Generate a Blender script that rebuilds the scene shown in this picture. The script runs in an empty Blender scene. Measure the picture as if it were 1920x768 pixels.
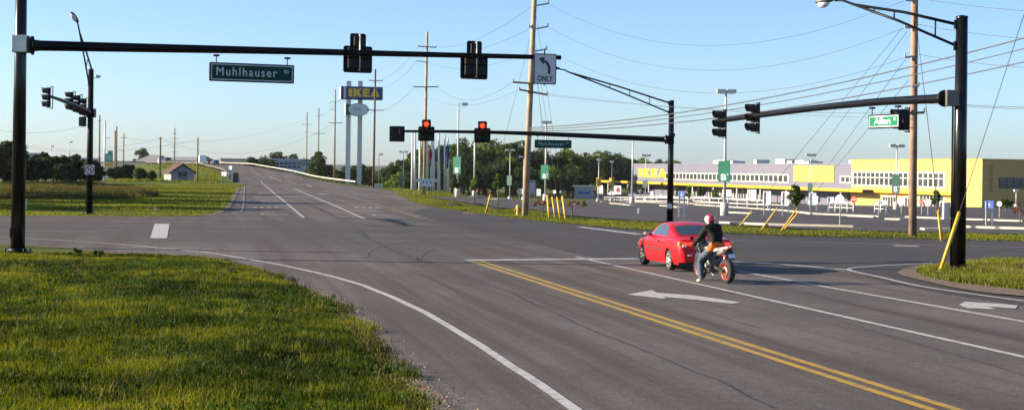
import bpy, bmesh, math, random
import numpy as np
from mathutils import Vector, Matrix, noise as mnoise

random.seed(7); rng = np.random.default_rng(7)
scene = bpy.context.scene
col = scene.collection
R = math.radians

# ------------------------------------------------------------------ camera
F = 2800.0; HY = 317.0; ROLL = R(0.8); CAM = Vector((0, 0, 2.6))
cd = bpy.data.cameras.new('camera'); cam = bpy.data.objects.new('camera', cd); col.objects.link(cam)
cd.sensor_width = 36; cd.lens = 36 * F / 1920; cd.shift_y = (HY - 384) / 1920
cd.clip_start = 0.5; cd.clip_end = 9000
cam.location = CAM; cam.rotation_euler = (R(90), -ROLL, 0)
scene.camera = cam

# ------------------------------------------------------------------ sky, sun, exposure
SUN_EL, SUN_AHEAD = R(19), R(1)
to_sun = Vector((-math.cos(SUN_EL) * math.cos(SUN_AHEAD), math.cos(SUN_EL) * math.sin(SUN_AHEAD), math.sin(SUN_EL)))
w = bpy.data.worlds.new('World'); scene.world = w; w.use_nodes = True
nt = w.node_tree; bg = nt.nodes['Background']
sky = nt.nodes.new('ShaderNodeTexSky'); sky.sky_type = 'NISHITA'; sky.sun_disc = False
sky.sun_elevation = SUN_EL; sky.sun_rotation = math.atan2(to_sun.x, to_sun.y)
sky.air_density = 0.7; sky.dust_density = 0.75; sky.ozone_density = 3.6; sky.altitude = 0
nt.links.new(sky.outputs[0], bg.inputs[0]); bg.inputs[1].default_value = 0.09
sl = bpy.data.lights.new('sun', 'SUN'); sun = bpy.data.objects.new('sun', sl); col.objects.link(sun)
sl.energy = 5.0; sl.angle = R(0.5); sl.color = (1.0, 0.86, 0.66)
sun.rotation_euler = to_sun.to_track_quat('Z', 'Y').to_euler(); sun.location = (-60, 0, 60)
vs = scene.view_settings
scene.display_settings.display_device = 'sRGB'
vs.view_transform = 'Standard'; vs.look = 'None'; vs.gamma = 1.0; vs.exposure = 1.35
vs.use_curve_mapping = False
scene.cycles.max_bounces = 6; scene.cycles.transparent_max_bounces = 12
scene.cycles.use_denoising = True

# ------------------------------------------------------------------ helpers
def ray(px, py):
    x, y = px - 960.0, HY - py
    c, s = math.cos(ROLL), math.sin(ROLL)
    return Vector((x * c - y * s, F, x * s + y * c)) / F
def at(px, py, Y):
    return CAM + ray(px, py) * Y
def lin(tab, t):
    if t <= tab[0][0]: return tab[0][1]
    for (a, b), (c, d) in zip(tab, tab[1:]):
        if t <= c: return b + (d - b) * (t - a) / (c - a)
    return tab[-1][1]
def sst(a, b, t):
    t = min(1, max(0, (t - a) / (b - a))); return t * t * (3 - 2 * t)

ZR = [(-60, .3), (0, 0), (48, -.3), (96, -.65), (270, -.65), (310, .0), (350, 1.0), (430, 2.5), (520, 2.9), (600, 2.7), (650, .8), (700, -1.2), (900, -1.5), (1200, -3)]
XR = [(90, -8.5), (270, -41), (350, -60), (430, -83), (520, -112), (600, -140), (900, -240)]
ZF = [(-60, .3), (0, 0), (48, -.3), (96, -.65), (300, -.65), (500, -1.2), (1200, -3)]
ZL = [(-60, .3), (0, 0), (48, -.3), (96, -.7), (130, -1.25), (192, -1.65), (240, -2.5), (350, -5.0), (432, -5.4), (700, -6)]
def terr(x, y):
    if y < 90: return lin(ZF, y)
    xc = lin(XR, y)
    d = x - xc
    side = sst(9, 40, d)
    base = lin(ZF, y) * (1 - side) + lin(ZL, y) * side
    k = 1 - sst(9, 24 if d > 0 else 18, abs(d))
    return base * (1 - k) + lin(ZR, y) * k
def g(px, py):
    d = ray(px, py); t = 6.0; last = t
    while t < 3000:
        p = CAM + d * t
        if p.z <= terr(p.x, p.y):
            a, b = last, t
            for _ in range(30):
                m = (a + b) / 2; p = CAM + d * m
                if p.z <= terr(p.x, p.y): b = m
                else: a = m
            p = CAM + d * b
            return Vector((p.x, p.y, terr(p.x, p.y)))
        last = t; t *= 1.01
    return CAM + d * 900
def onz(x, y, dz=0): return Vector((x, y, terr(x, y) + dz))

def tag(o, label=None, cat=None, group=None, kind=None):
    if label: o['label'] = label
    if cat: o['category'] = cat
    if group: o['group'] = group
    if kind: o['kind'] = kind
    return o
def empty(name, loc, label=None, cat=None, group=None):
    o = bpy.data.objects.new(name, None); col.objects.link(o); o.location = loc
    o.empty_display_size = 0.2
    return tag(o, label, cat, group)
def wloc(o):
    p = Vector((0, 0, 0))
    while o: p = p + o.location; o = o.parent
    return p

class MB:
    def __init__(s): s.v = []; s.f = []; s.m = []; s.sm = []; s.M = None; s.mi = 0; s.smooth = False
    def add(s, vs, fs, smooth=None):
        b = len(s.v)
        for p in vs:
            p = Vector(p)
            s.v.append(s.M @ p if s.M else p)
        for f in fs: s.f.append([b + i for i in f]); s.m.append(s.mi); s.sm.append(s.smooth if smooth is None else smooth)
        return s
    def box(s, c, d, bev=0):
        cx, cy, cz = c; a, b, e = d[0] / 2, d[1] / 2, d[2] / 2
        if bev <= 0:
            v = [(cx + i * a, cy + j * b, cz + k * e) for k in (-1, 1) for j in (-1, 1) for i in (-1, 1)]
            return s.add(v, [(0, 2, 3, 1), (4, 5, 7, 6), (0, 1, 5, 4), (2, 6, 7, 3), (0, 4, 6, 2), (1, 3, 7, 5)], False)
        bm = bmesh.new(); bmesh.ops.create_cube(bm, size=1)
        for v in bm.verts: v.co = Vector((v.co.x * d[0], v.co.y * d[1], v.co.z * d[2]))
        bmesh.ops.bevel(bm, geom=bm.edges[:], offset=bev, segments=2, affect='EDGES', profile=.6)
        return s.bm(bm, (cx, cy, cz))
    def bm(s, bm, off=(0, 0, 0), smooth=None):
        bm.verts.ensure_lookup_table(); o = Vector(off)
        s.add([v.co + o for v in bm.verts], [[v.index for v in f.verts] for f in bm.faces], smooth); bm.free(); return s
    def beam(s, p0, p1, wd, ht, up=(0, 0, 1)):
        p0, p1 = Vector(p0), Vector(p1); d = (p1 - p0).normalized(); up = Vector(up)
        sx = d.cross(up).normalized() * wd / 2; sz = sx.cross(d).normalized() * ht / 2
        v = [p + i * sx + k * sz for p in (p0, p1) for (i, k) in ((-1, -1), (1, -1), (1, 1), (-1, 1))]
        return s.add(v, [(3, 2, 1, 0), (4, 5, 6, 7), (0, 1, 5, 4), (1, 2, 6, 5), (2, 3, 7, 6), (3, 0, 4, 7)], False)
    def tube(s, pts, r, n=12, cap=True, smooth=True):
        pts = [Vector(p) for p in pts]
        rs = r if isinstance(r, (list, tuple)) else [r] * len(pts)
        v = []; prev = None
        for i, p in enumerate(pts):
            d = (pts[min(i + 1, len(pts) - 1)] - pts[max(i - 1, 0)]).normalized()
            if prev is None:
                a = Vector((0, 0, 1)) if abs(d.z) < .9 else Vector((1, 0, 0))
                x = d.cross(a).normalized()
            else: x = (prev - d * prev.dot(d)).normalized()
            prev = x; y = d.cross(x)
            for k in range(n):
                t = 2 * math.pi * k / n; v.append(p + (x * math.cos(t) + y * math.sin(t)) * rs[i])
        f = [(i * n + k, i * n + (k + 1) % n, (i + 1) * n + (k + 1) % n, (i + 1) * n + k) for i in range(len(pts) - 1) for k in range(n)]
        s.add(v, f, smooth)
        if cap:
            b = len(s.v) - len(v)
            s.f.append([b + k for k in range(n)][::-1]); s.m.append(s.mi); s.sm.append(False)
            e = b + (len(pts) - 1) * n; s.f.append([e + k for k in range(n)]); s.m.append(s.mi); s.sm.append(False)
        return s
    def prism(s, poly, o, ux, uy, t0, t1, side=True, nrm=None):
        o, ux, uy = Vector(o), Vector(ux), Vector(uy); nn = Vector(nrm) if nrm else ux.cross(uy)
        n = len(poly)
        v = [o + ux * a + uy * b + nn * t for t in (t0, t1) for (a, b) in poly]
        f = [list(range(n))[::-1], list(range(n, 2 * n))]
        if side: f += [(i, (i + 1) % n, n + (i + 1) % n, n + i) for i in range(n)]
        return s.add(v, f, False)
    def lathe(s, prof, o, ax, n=16, smooth=True):
        ax = Vector(ax).normalized(); a = Vector((0, 0, 1)) if abs(ax.z) < .9 else Vector((1, 0, 0))
        x = ax.cross(a).normalized(); y = ax.cross(x); o = Vector(o)
        v = [o + ax * h + (x * math.cos(2 * math.pi * k / n) + y * math.sin(2 * math.pi * k / n)) * r for (r, h) in prof for k in range(n)]
        f = [(i * n + k, i * n + (k + 1) % n, (i + 1) * n + (k + 1) % n, (i + 1) * n + k) for i in range(len(prof) - 1) for k in range(n)]
        return s.add(v, f, smooth)
    def ell(s, c, r, n=12, m=8):
        v = []; c = Vector(c)
        for i in range(m + 1):
            t = math.pi * i / m
            for k in range(n):
                q = 2 * math.pi * k / n
                v.append(c + Vector((r[0] * math.sin(t) * math.cos(q), r[1] * math.sin(t) * math.sin(q), r[2] * math.cos(t))))
        return s.add(v, [(i * n + k, (i + 1) * n + k, (i + 1) * n + (k + 1) % n, i * n + (k + 1) % n) for i in range(m) for k in range(n)], True)
    def build(s, name, mats, parent=None, recalc=True):
        me = bpy.data.meshes.new(name)
        off = wloc(parent) if parent else Vector((0, 0, 0))
        me.from_pydata([tuple(p - off) for p in s.v], [], s.f)
        mats = mats if isinstance(mats, (list, tuple)) else [mats]
        for m in mats: me.materials.append(m)
        if len(mats) > 1: me.polygons.foreach_set('material_index', s.m)
        if any(s.sm): me.polygons.foreach_set('use_smooth', s.sm)
        if recalc:
            bm = bmesh.new(); bm.from_mesh(me); bmesh.ops.recalc_face_normals(bm, faces=bm.faces[:]); bm.to_mesh(me); bm.free()
        me.update()
        o = bpy.data.objects.new(name, me); col.objects.link(o)
        if parent: o.parent = parent
        return o
def frame(o, x, z=(0, 0, 1)):
    x = Vector(x).normalized(); z = Vector(z); y = z.cross(x).normalized(); z = x.cross(y).normalized()
    M = Matrix((x, y, z)).transposed().to_4x4(); M.translation = Vector(o); return M
def copy_tree(o, loc=None, parent=None, scale=None, rz=None):
    c = o.copy(); col.objects.link(c); c.parent = parent
    if loc is not None: c.location = loc
    if scale is not None: c.scale = scale
    if rz is not None: c.rotation_euler = (0, 0, rz)
    for ch in list(o.children): copy_tree(ch, parent=c)
    return c

# ------------------------------------------------------------------ materials
MATS = {}
def mat(name, c, rough=.6, metal=0, var=.0, scale=3.0, bump=0., bscale=None, spec=.5, emit=None, estr=0, c2=None, detail=6, coat=0):
    if name in MATS: return MATS[name]
    m = bpy.data.materials.new(name); m.use_nodes = True; MATS[name] = m
    t = m.node_tree; b = t.nodes['Principled BSDF']; N = t.nodes.new; L = t.links.new
    b.inputs['Base Color'].default_value = (*c, 1); b.inputs['Roughness'].default_value = rough
    b.inputs['Metallic'].default_value = metal; b.inputs['Specular IOR Level'].default_value = spec
    b.inputs['Coat Weight'].default_value = coat
    if coat: b.inputs['Coat Roughness'].default_value = .08
    if emit: b.inputs['Emission Color'].default_value = (*emit, 1); b.inputs['Emission Strength'].default_value = estr
    if var > 0 or bump > 0 or c2:
        tc = N('ShaderNodeTexCoord'); nz = N('ShaderNodeTexNoise'); nz.inputs['Scale'].default_value = scale; nz.inputs['Detail'].default_value = detail
        nz.inputs['Roughness'].default_value = .62
        L(tc.outputs['Object'], nz.inputs['Vector'])
        if var > 0 or c2:
            mx = N('ShaderNodeMix'); mx.data_type = 'RGBA'; rp = N('ShaderNodeMapRange'); L(nz.outputs[0], rp.inputs[0])
            rp.inputs[1].default_value = .33; rp.inputs[2].default_value = .67
            lo = c if c2 else tuple(max(0, k * (1 - var)) for k in c); hi = c2 if c2 else tuple(min(1, k * (1 + var)) for k in c)
            mx.inputs[6].default_value = (*lo, 1); mx.inputs[7].default_value = (*hi, 1)
            L(rp.outputs[0], mx.inputs[0]); L(mx.outputs[2], b.inputs['Base Color'])
        if bump > 0:
            n2 = N('ShaderNodeTexNoise'); n2.inputs['Scale'].default_value = bscale or scale * 6; n2.inputs['Detail'].default_value = 4
            L(tc.outputs['Object'], n2.inputs['Vector'])
            bp = N('ShaderNodeBump'); bp.inputs['Strength'].default_value = bump; bp.inputs['Distance'].default_value = .02
            L(n2.outputs[0], bp.inputs['Height']); L(bp.outputs[0], b.inputs['Normal'])
    return m
def asphalt(name, dark, light, tint, cross=None):
    m = bpy.data.materials.new(name); m.use_nodes = True; MATS[name] = m
    t = m.node_tree; b = t.nodes['Principled BSDF']; N = t.nodes.new; L = t.links.new
    tc = N('ShaderNodeTexCoord')
    def nz(sc, det, mapping=None, rough=.6):
        n = N('ShaderNodeTexNoise'); n.inputs['Scale'].default_value = sc; n.inputs['Detail'].default_value = det; n.inputs['Roughness'].default_value = rough
        if mapping:
            mp = N('ShaderNodeMapping'); mp.vector_type = 'TEXTURE'; mp.inputs['Rotation'].default_value = (0, 0, mapping[0]); mp.inputs['Scale'].default_value = mapping[1]
            L(tc.outputs['Object'], mp.inputs[0]); L(mp.outputs[0], n.inputs['Vector'])
        else: L(tc.outputs['Object'], n.inputs['Vector'])
        return n
    big = nz(.11, 5); streak = nz(1.0, 5, (R(11.7), (1.1, 42, 1)), .7); fine = nz(38, 2); mid = nz(6, 8, None, .8)
    def mix(fac, a, bb, typ='MIX', f=None):
        x = N('ShaderNodeMix'); x.data_type = 'RGBA'; x.blend_type = typ
        if f is None: L(fac, x.inputs[0])
        else: x.inputs[0].default_value = f
        for k, q in ((6, a), (7, bb)):
            if isinstance(q, tuple): x.inputs[k].default_value = (*q, 1)
            else: L(q, x.inputs[k])
        return x.outputs[2]
    def rng_(o, a, c):
        r = N('ShaderNodeMapRange'); r.inputs[1].default_value = a; r.inputs[2].default_value = c; L(o, r.inputs[0]); return r.outputs[0]
    c0 = mix(rng_(big.outputs[0], .36, .66), dark, light)
    c1 = mix(rng_(streak.outputs[0], .44, .62), c0, tint)
    if cross:      # brown tyre-polished bands running along the cross street
        cs = nz(1.0, 5, (R(0.0), (38, 1.3, 1)), .7); sx = N('ShaderNodeSeparateXYZ'); L(tc.outputs['Object'], sx.inputs[0])
        m1 = rng_(sx.outputs['Y'], 50, 60); m2 = rng_(sx.outputs['Y'], 96, 82)
        q = N('ShaderNodeMath'); q.operation = 'MULTIPLY'; L(m1, q.inputs[0]); L(m2, q.inputs[1])
        q2 = N('ShaderNodeMath'); q2.operation = 'MULTIPLY'; L(q.outputs[0], q2.inputs[0]); L(rng_(cs.outputs[0], .34, .56), q2.inputs[1])
        c1 = mix(q2.outputs[0], c1, cross)
    ad = N('ShaderNodeMath'); ad.operation = 'MULTIPLY_ADD'; ad.inputs[1].default_value = 2.4; ad.inputs[2].default_value = -.2
    L(fine.outputs[0], ad.inputs[0])
    ad2 = N('ShaderNodeMath'); ad2.operation = 'MULTIPLY_ADD'; ad2.inputs[1].default_value = 1.3; ad2.inputs[2].default_value = .35
    L(mid.outputs[0], ad2.inputs[0])
    ml = N('ShaderNodeMath'); ml.operation = 'MULTIPLY'; L(ad.outputs[0], ml.inputs[0]); L(ad2.outputs[0], ml.inputs[1])
    hs = N('ShaderNodeVectorMath'); hs.operation = 'SCALE'; L(c1, hs.inputs[0]); L(ml.outputs[0], hs.inputs['Scale'])
    L(hs.outputs[0], b.inputs['Base Color']); b.inputs['Roughness'].default_value = .85; b.inputs['Specular IOR Level'].default_value = .3
    bp = N('ShaderNodeBump'); bp.inputs['Strength'].default_value = .35; bp.inputs['Distance'].default_value = .015
    L(fine.outputs[0], bp.inputs['Height']); L(bp.outputs[0], b.inputs['Normal'])
    return m
def paint(name, c, worn, amt=.5):
    m = bpy.data.materials.new(name); m.use_nodes = True; MATS[name] = m
    t = m.node_tree; b = t.nodes['Principled BSDF']; N = t.nodes.new; L = t.links.new
    tc = N('ShaderNodeTexCoord'); n = N('ShaderNodeTexNoise'); n.inputs['Scale'].default_value = 5; n.inputs['Detail'].default_value = 9; n.inputs['Roughness'].default_value = .75
    L(tc.outputs['Object'], n.inputs['Vector'])
    r = N('ShaderNodeMapRange'); r.inputs[1].default_value = amt; r.inputs[2].default_value = amt + .2; L(n.outputs[0], r.inputs[0])
    x = N('ShaderNodeMix'); x.data_type = 'RGBA'; x.inputs[6].default_value = (*c, 1); x.inputs[7].default_value = (*worn, 1)
    L(r.outputs[0], x.inputs[0]); L(x.outputs[2], b.inputs['Base Color']); b.inputs['Roughness'].default_value = .7
    return m
def leafmat(name, trans=.35, rough=.6, hue=(1, 1, 1)):
    m = bpy.data.materials.new(name); m.use_nodes = True; MATS[name] = m
    t = m.node_tree; b = t.nodes['Principled BSDF']; N = t.nodes.new; L = t.links.new
    at_ = N('ShaderNodeAttribute'); at_.attribute_name = 'col'
    L(at_.outputs['Color'], b.inputs['Base Color']); b.inputs['Roughness'].default_value = rough; b.inputs['Specular IOR Level'].default_value = .1
    tr = N('ShaderNodeBsdfTranslucent'); mx = N('ShaderNodeMixShader'); mx.inputs[0].default_value = trans
    vm = N('ShaderNodeVectorMath'); vm.operation = 'MULTIPLY'; vm.inputs[1].default_value = hue; L(at_.outputs['Color'], vm.inputs[0])
    L(vm.outputs[0], tr.inputs[0]); L(b.outputs[0], mx.inputs[1]); L(tr.outputs[0], mx.inputs[2])
    L(mx.outputs[0], t.nodes['Material Output'].inputs[0])
    return m

black = mat('black_paint', (.003, .003, .0035), .42, var=.3, scale=2, spec=.18)
blackdull = mat('black_housing', (.004, .004, .004), .4, spec=.25)
steel = mat('galvanised_steel', (.55, .54, .5), .45, .6, var=.2, scale=4)
alum = mat('lamp_grey', (.5, .5, .48), .5, .2, var=.15, scale=3)
concrete = mat('concrete', (.48, .44, .38), .85, var=.22, scale=2.5, bump=.3)
white = mat('white_paint', (.58, .56, .53), .5, var=.06, scale=2)
wood = mat('pole_wood', (.2, .13, .08), .85, var=.35, scale=1.5, bump=.4)
woodlt = mat('pole_wood_light', (.36, .26, .16), .85, var=.3, scale=1.5, bump=.4)
wire = mat('wire', (.06, .06, .06), .5)
yellow = mat('guard_yellow', (.55, .33, .03), .5, var=.2, scale=4)
green_sign = mat('sign_green', (.005, .12, .07), .5, var=.08, scale=3)
white_sign = mat('sign_white', (.6, .6, .6), .5, spec=.2)
# ------------------------------------------------------------------ terrain, roads, markings
GY = sorted(set([-60, -30, -10] + [float(k) for k in range(0, 132, 8)] + [130.] + [float(k) for k in range(145, 720, 15)] +
                [a for T in (ZR, ZF, ZL, XR) for a, _ in T] + [800, 1000, 1500, 2200, 3200, 4500]))
GX = sorted(set([-3500, -2400, -1500, -900, -650, -450, -380] + [float(k) for k in range(-330, 0, 10)] + [float(k) for k in range(0, 200, 10)] + [230, 270, 330, 450, 700, 1000, 1500, 2400, 3500]))
def soil_material():
    m = bpy.data.materials.new('grass_ground'); m.use_nodes = True
    t = m.node_tree; b = t.nodes['Principled BSDF']; N = t.nodes.new; L = t.links.new
    tc = N('ShaderNodeTexCoord')
    def nz(s, d):
        n = N('ShaderNodeTexNoise'); n.inputs['Scale'].default_value = s; n.inputs['Detail'].default_value = d; n.inputs['Roughness'].default_value = .65
        L(tc.outputs['Object'], n.inputs['Vector']); return n.outputs[0]
    def rg(o, a, c):
        r = N('ShaderNodeMapRange'); r.inputs[1].default_value = a; r.inputs[2].default_value = c; L(o, r.inputs[0]); return r.outputs[0]
    def mx(f, a, c):
        x = N('ShaderNodeMix'); x.data_type = 'RGBA'; L(f, x.inputs[0])
        for k, q in ((6, a), (7, c)):
            if isinstance(q, tuple): x.inputs[k].default_value = (*q, 1)
            else: L(q, x.inputs[k])
        return x.outputs[2]
    c = mx(rg(nz(.09, 5), .38, .62), (.04, .065, .01), (.095, .12, .016))
    c = mx(rg(nz(1.3, 8), .42, .7), c, (.115, .12, .022))
    c = mx(rg(nz(.35, 6), .6, .72), c, (.11, .09, .03))
    L(c, b.inputs['Base Color']); b.inputs['Roughness'].default_value = .95; b.inputs['Specular IOR Level'].default_value = .1
    bp = N('ShaderNodeBump'); bp.inputs['Strength'].default_value = .8; bp.inputs['Distance'].default_value = .12
    L(nz(4., 5), bp.inputs['Height']); L(bp.outputs[0], b.inputs['Normal'])
    return m
soil = soil_material()
tb = MB(); nx = len(GX)
tb.add([(x, y, terr(x, y)) for y in GY for x in GX],
       [(j * nx + i, j * nx + i + 1, (j + 1) * nx + i + 1, (j + 1) * nx + i) for j in range(len(GY) - 1) for i in range(nx - 1)], True)
tag(tb.build('terrain', soil), kind='structure')

def drape(poly, dz, name, m, parent=None, zf=None):
    bm = bmesh.new()
    f = bm.faces.new([bm.verts.new((p[0], p[1], 0)) for p in poly])
    bmesh.ops.triangulate(bm, faces=[f])
    xs = [p[0] for p in poly]; ys = [p[1] for p in poly]
    for lst, ax, lo, hi in ((GX, 0, min(xs), max(xs)), (GY, 1, min(ys), max(ys))):
        for k in lst:
            if lo < k < hi:
                co = [0, 0, 0]; co[ax] = k; no = [0, 0, 0]; no[ax] = 1
                bmesh.ops.bisect_plane(bm, geom=bm.verts[:] + bm.edges[:] + bm.faces[:], plane_co=co, plane_no=no, dist=1e-4)
    for v in bm.verts: v.co.z = (zf or terr)(v.co.x, v.co.y) + dz
    bmesh.ops.recalc_face_normals(bm, faces=bm.faces[:])
    up = sum(f.normal.z * f.calc_area() for f in bm.faces)
    if up < 0: bmesh.ops.reverse_faces(bm, faces=bm.faces[:])
    b = MB(); b.bm(bm, smooth=True); o = b.build(name, m, parent, recalc=False)
    return o
def cat_rom(pts, n=6):
    P = [Vector(p[:2]) for p in pts]; out = []
    for i in range(len(P) - 1):
        a, b, c, d = P[max(i - 1, 0)], P[i], P[i + 1], P[min(i + 2, len(P) - 1)]
        for k in range(n):
            t = k / n
            out.append(.5 * ((2 * b) + (c - a) * t + (2 * a - 5 * b + 4 * c - d) * t * t + (3 * b - a - 3 * c + d) * t ** 3))
    return out + [P[-1]]
def resample(pts, step=1.5):
    out = [pts[0]]
    for a, b in zip(pts, pts[1:]):
        n = max(1, int((b - a).length / step))
        out += [a + (b - a) * (k + 1) / n for k in range(n)]
    return out
def stripe(name, pts, wd, m, parent, dz=.030, off=0, wobble=0, step=1.5):
    P = resample([Vector(p[:2]) for p in pts], step); v = []
    for i, p in enumerate(P):
        d = (P[min(i + 1, len(P) - 1)] - P[max(i - 1, 0)]).normalized(); n = Vector((-d.y, d.x))
        o = off + (mnoise.noise((p.x * .7, p.y * .7, 3)) * wobble if wobble else 0)
        for s in (-wd / 2, wd / 2):
            q = p + n * (o + s); v.append((q.x, q.y, terr(q.x, q.y) + dz + .02 * sst(88, 112, q.y)))
    b = MB(); b.add(v, [(2 * i, 2 * i + 1, 2 * i + 3, 2 * i + 2) for i in range(len(P) - 1)])
    return b.build(name, m, parent)
G = lambda L_: [g(*p).xy for p in L_]

old_asphalt = asphalt('old_asphalt', (.070, .061, .055), (.128, .110, .098), (.060, .044, .036), (.050, .040, .035))
new_asphalt = asphalt('new_asphalt', (.032, .029, .029), (.050, .045, .043), (.042, .034, .030))
lot_asphalt = asphalt('lot_asphalt', (.052, .045, .042), (.08, .07, .066), (.05, .042, .04))
wpaint = paint('white_road_paint', (.40, .39, .37), (.17, .16, .15), .47)
fpaint = paint('faded_road_paint', (.25, .24, .23), (.12, .115, .11), .40)
ypaint = paint('yellow_road_paint', (.38, .225, .012), (.13, .095, .04), .48)
fypaint = paint('faded_yellow_paint', (.2, .13, .04), (.11, .09, .065), .45)

# road edge lists (pixel directions dropped onto the ground)
EDGE_NEAR = [(900, 860), (830, 768), (785, 722), (745, 672), (700, 620), (655, 580), (600, 551), (540, 527), (480, 506), (400, 488), (300, 481), (215, 475), (110, 464), (0, 459)]
EDGE_LEFT = [(0, 405), (167, 405.5), (300, 406.5), (370, 405), (408, 399), (428, 385), (438, 368), (446, 352)]
EDGE_RIGHT = [(760, 376), (800, 386), (870, 397), (940, 407), (1060, 420), (1180, 431), (1500, 444), (1920, 453)]
en = cat_rom(G(EDGE_NEAR), 3); el = cat_rom(G(EDGE_LEFT), 3); er = cat_rom(G(EDGE_RIGHT), 3)
lefts = [(en[-1] + Vector((-70, 1))), (el[0] + Vector((-90, 1)))]
YJ = el[-1].y
XRJ = lambda y: lin(XR, y)
# far road corridor
farL = [Vector((XRJ(y) - hw, y)) for y, hw in ((190, 10.5), (240, 9.5), (270, 8.5), (310, 7.5), (350, 7), (400, 7), (430, 7), (475, 7), (520, 7), (570, 7), (630, 7))]
farR = [Vector((XRJ(y) + hw, y)) for y, hw in ((190, 15), (240, 12.5), (270, 10.5), (310, 8.5), (350, 7), (400, 7), (430, 7), (475, 7), (520, 7), (570, 7), (630, 7))]
farL = [p for p in farL if p.y > YJ + 5]; farR = [p for p in farR if p.y > er[0].y + 5]
right_out = [er[-1] + Vector((70, -22)), Vector((90, 30)), Vector((60, -20)), Vector((8, -20))]
road = drape(en + lefts + el + farL + farR[::-1] + er + right_out, .02, 'road', old_asphalt); tag(road, kind='structure')
# newer dark asphalt of the cross street on the right
ND = [(772, 398), (840, 420), (900, 434), (985, 452), (1060, 472), (1115, 483), (1400, 494), (1500, 501), (1590, 508), (1660, 530), (1770, 552), (1920, 575)]
nd = G(ND)
cross = drape([Vector(p) for p in nd] + [nd[-1] + Vector((30, -4)), er[-1] + Vector((45, -14))] + er[::-1][:-4] + [g(806, 388).xy], .025, 'cross_street', new_asphalt); tag(cross, kind='structure')

def seg(name, a, b, wd, m, **k): return stripe(name, G([a, b]), wd, m, road, **k)
# near road
stripe('edge_line', cat_rom(G([(1190, 860), (1075, 768), (960, 690), (880, 637), (800, 590), (740, 561), (660, 530), (560, 505), (470, 488), (390, 475), (300, 466), (200, 457), (52, 448), (-60, 444)]), 4), .15, wpaint, road, wobble=.03)
for o in (-.15, .15): seg('centre_line', (1830, 790.5), (893, 491), .145, ypaint, off=o)
seg('lane_line', (2050, 701), (1080, 482.5), .15, wpaint)
stripe('lane_line', cat_rom(G([(1384, 509), (1470, 525), (1569, 543), (1700, 566), (1920, 605), (2100, 636)]), 3), .17, wpaint, road)
seg('stop_line', (874, 489), (1196, 486), .6, wpaint)
stripe('stop_line', cat_rom(G([(1375, 492), (1470, 497), (1590, 507)]), 3), .3, wpaint, road)
stripe('channel_line', cat_rom(G([(1590, 507), (1600, 503.5), (1650, 499.5), (1735, 495), (1800, 491)]), 4), .15, wpaint, road, dz=.033)
stripe('channel_line', cat_rom(G([(1590, 507), (1604, 511), (1650, 521), (1720, 537), (1800, 549.5), (1920, 566), (2050, 582)]), 4), .15, wpaint, road, dz=.033)
def patch(name, poly, m, dz=.031): return drape(G(poly), dz, name, m, road)
patch('turn_arrow', [(1176, 554), (1222, 545.5), (1232, 550.5), (1300, 555.5), (1345, 562), (1390, 569), (1372, 571.5), (1320, 565.5), (1270, 560.5), (1243, 559), (1249, 562.5)], wpaint)
patch('turn_arrow', [(1798, 574), (1809, 567.5), (1838, 569.5), (1880, 572), (1909, 575), (1904, 580.5), (1850, 576.5), (1868, 582), (1815, 580)], wpaint, .033)
# cross street, left arm
patch('stop_line', [(290, 420), (318, 420.5), (313, 447.5), (281.5, 447.5)], wpaint)
seg('lane_line', (-120, 420), (288, 426.5), .13, fpaint)
seg('lane_line', (-60, 432), (190, 435.5), .13, wpaint)
seg('centre_line', (-120, 413.5), (420, 417), .12, fypaint)
# far road
stripe('edge_line', cat_rom(G([(459, 347), (457.5, 365), (455.5, 392), (446, 399), (425, 402.5), (395, 404.5)]), 4), .14, fpaint, road)
stripe('lane_line', cat_rom(G([(490, 340), (508, 357.5), (534, 379), (570, 408.5)]), 3), .18, wpaint, road)
stripe('lane_line', cat_rom(G([(550, 354), (615, 381), (684, 410.5)]), 3), .18, wpaint, road)
seg('lane_dash', (506, 331), (528, 340), .22, wpaint); seg('lane_dash', (575, 346.5), (585, 350.6), .22, wpaint); seg('lane_dash', (480, 326), (492, 331), .22, fpaint)
stripe('centre_line', cat_rom(G([(470, 322), (530, 336), (595, 354), (661, 371.5), (787, 409)]), 4), .2, fypaint, road)
seg('stop_line', (395, 408.5), (800, 411), .4, fpaint)
seg('lane_dash', (625, 351), (700, 356), .7, fpaint); seg('lane_dash', (650, 357), (690, 368), .16, fpaint)
for a, b in (((484, 402), (540, 402.5)), ((694, 404), (736, 405)), ((478, 364.5), (505, 364.5)), ((486, 378), (520, 378.5)), ((596, 364), (618, 364.5))):
    patch('turn_arrow', [(a[0], a[1]), (a[0] + 9, a[1] - 1.2), (a[0] + 12, a[1] - .4), (b[0], b[1] - .4), (b[0], b[1] + .5), (a[0] + 12, a[1] + .5), (a[0] + 9, a[1] + 1.4)], fpaint)
for x0, y0 in ((474, 389.3), (664, 389.8)):     # worn letters of a lane word, each stroke a worn bar
    for k in range(4):
        patch('lane_word_letter', [(x0 + k * 13, y0 - 1.3), (x0 + k * 13 + 9, y0 - 1.2), (x0 + k * 13 + 9.3, y0 + 1.1), (x0 + k * 13 + .3, y0 + 1.0)], fpaint)
# cross street, right arm
seg('lane_line', (1087, 426), (1200, 440), .5, wpaint)
seg('lane_line', (1330, 450), (1960, 465.5), .14, wpaint); seg('centre_line', (1380, 457), (1960, 471), .14, fypaint)
seg('lane_dash', (1675, 461), (1722, 462.5), .75, wpaint); seg('lane_dash', (1866, 475), (1990, 478), .15, fpaint)
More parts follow.
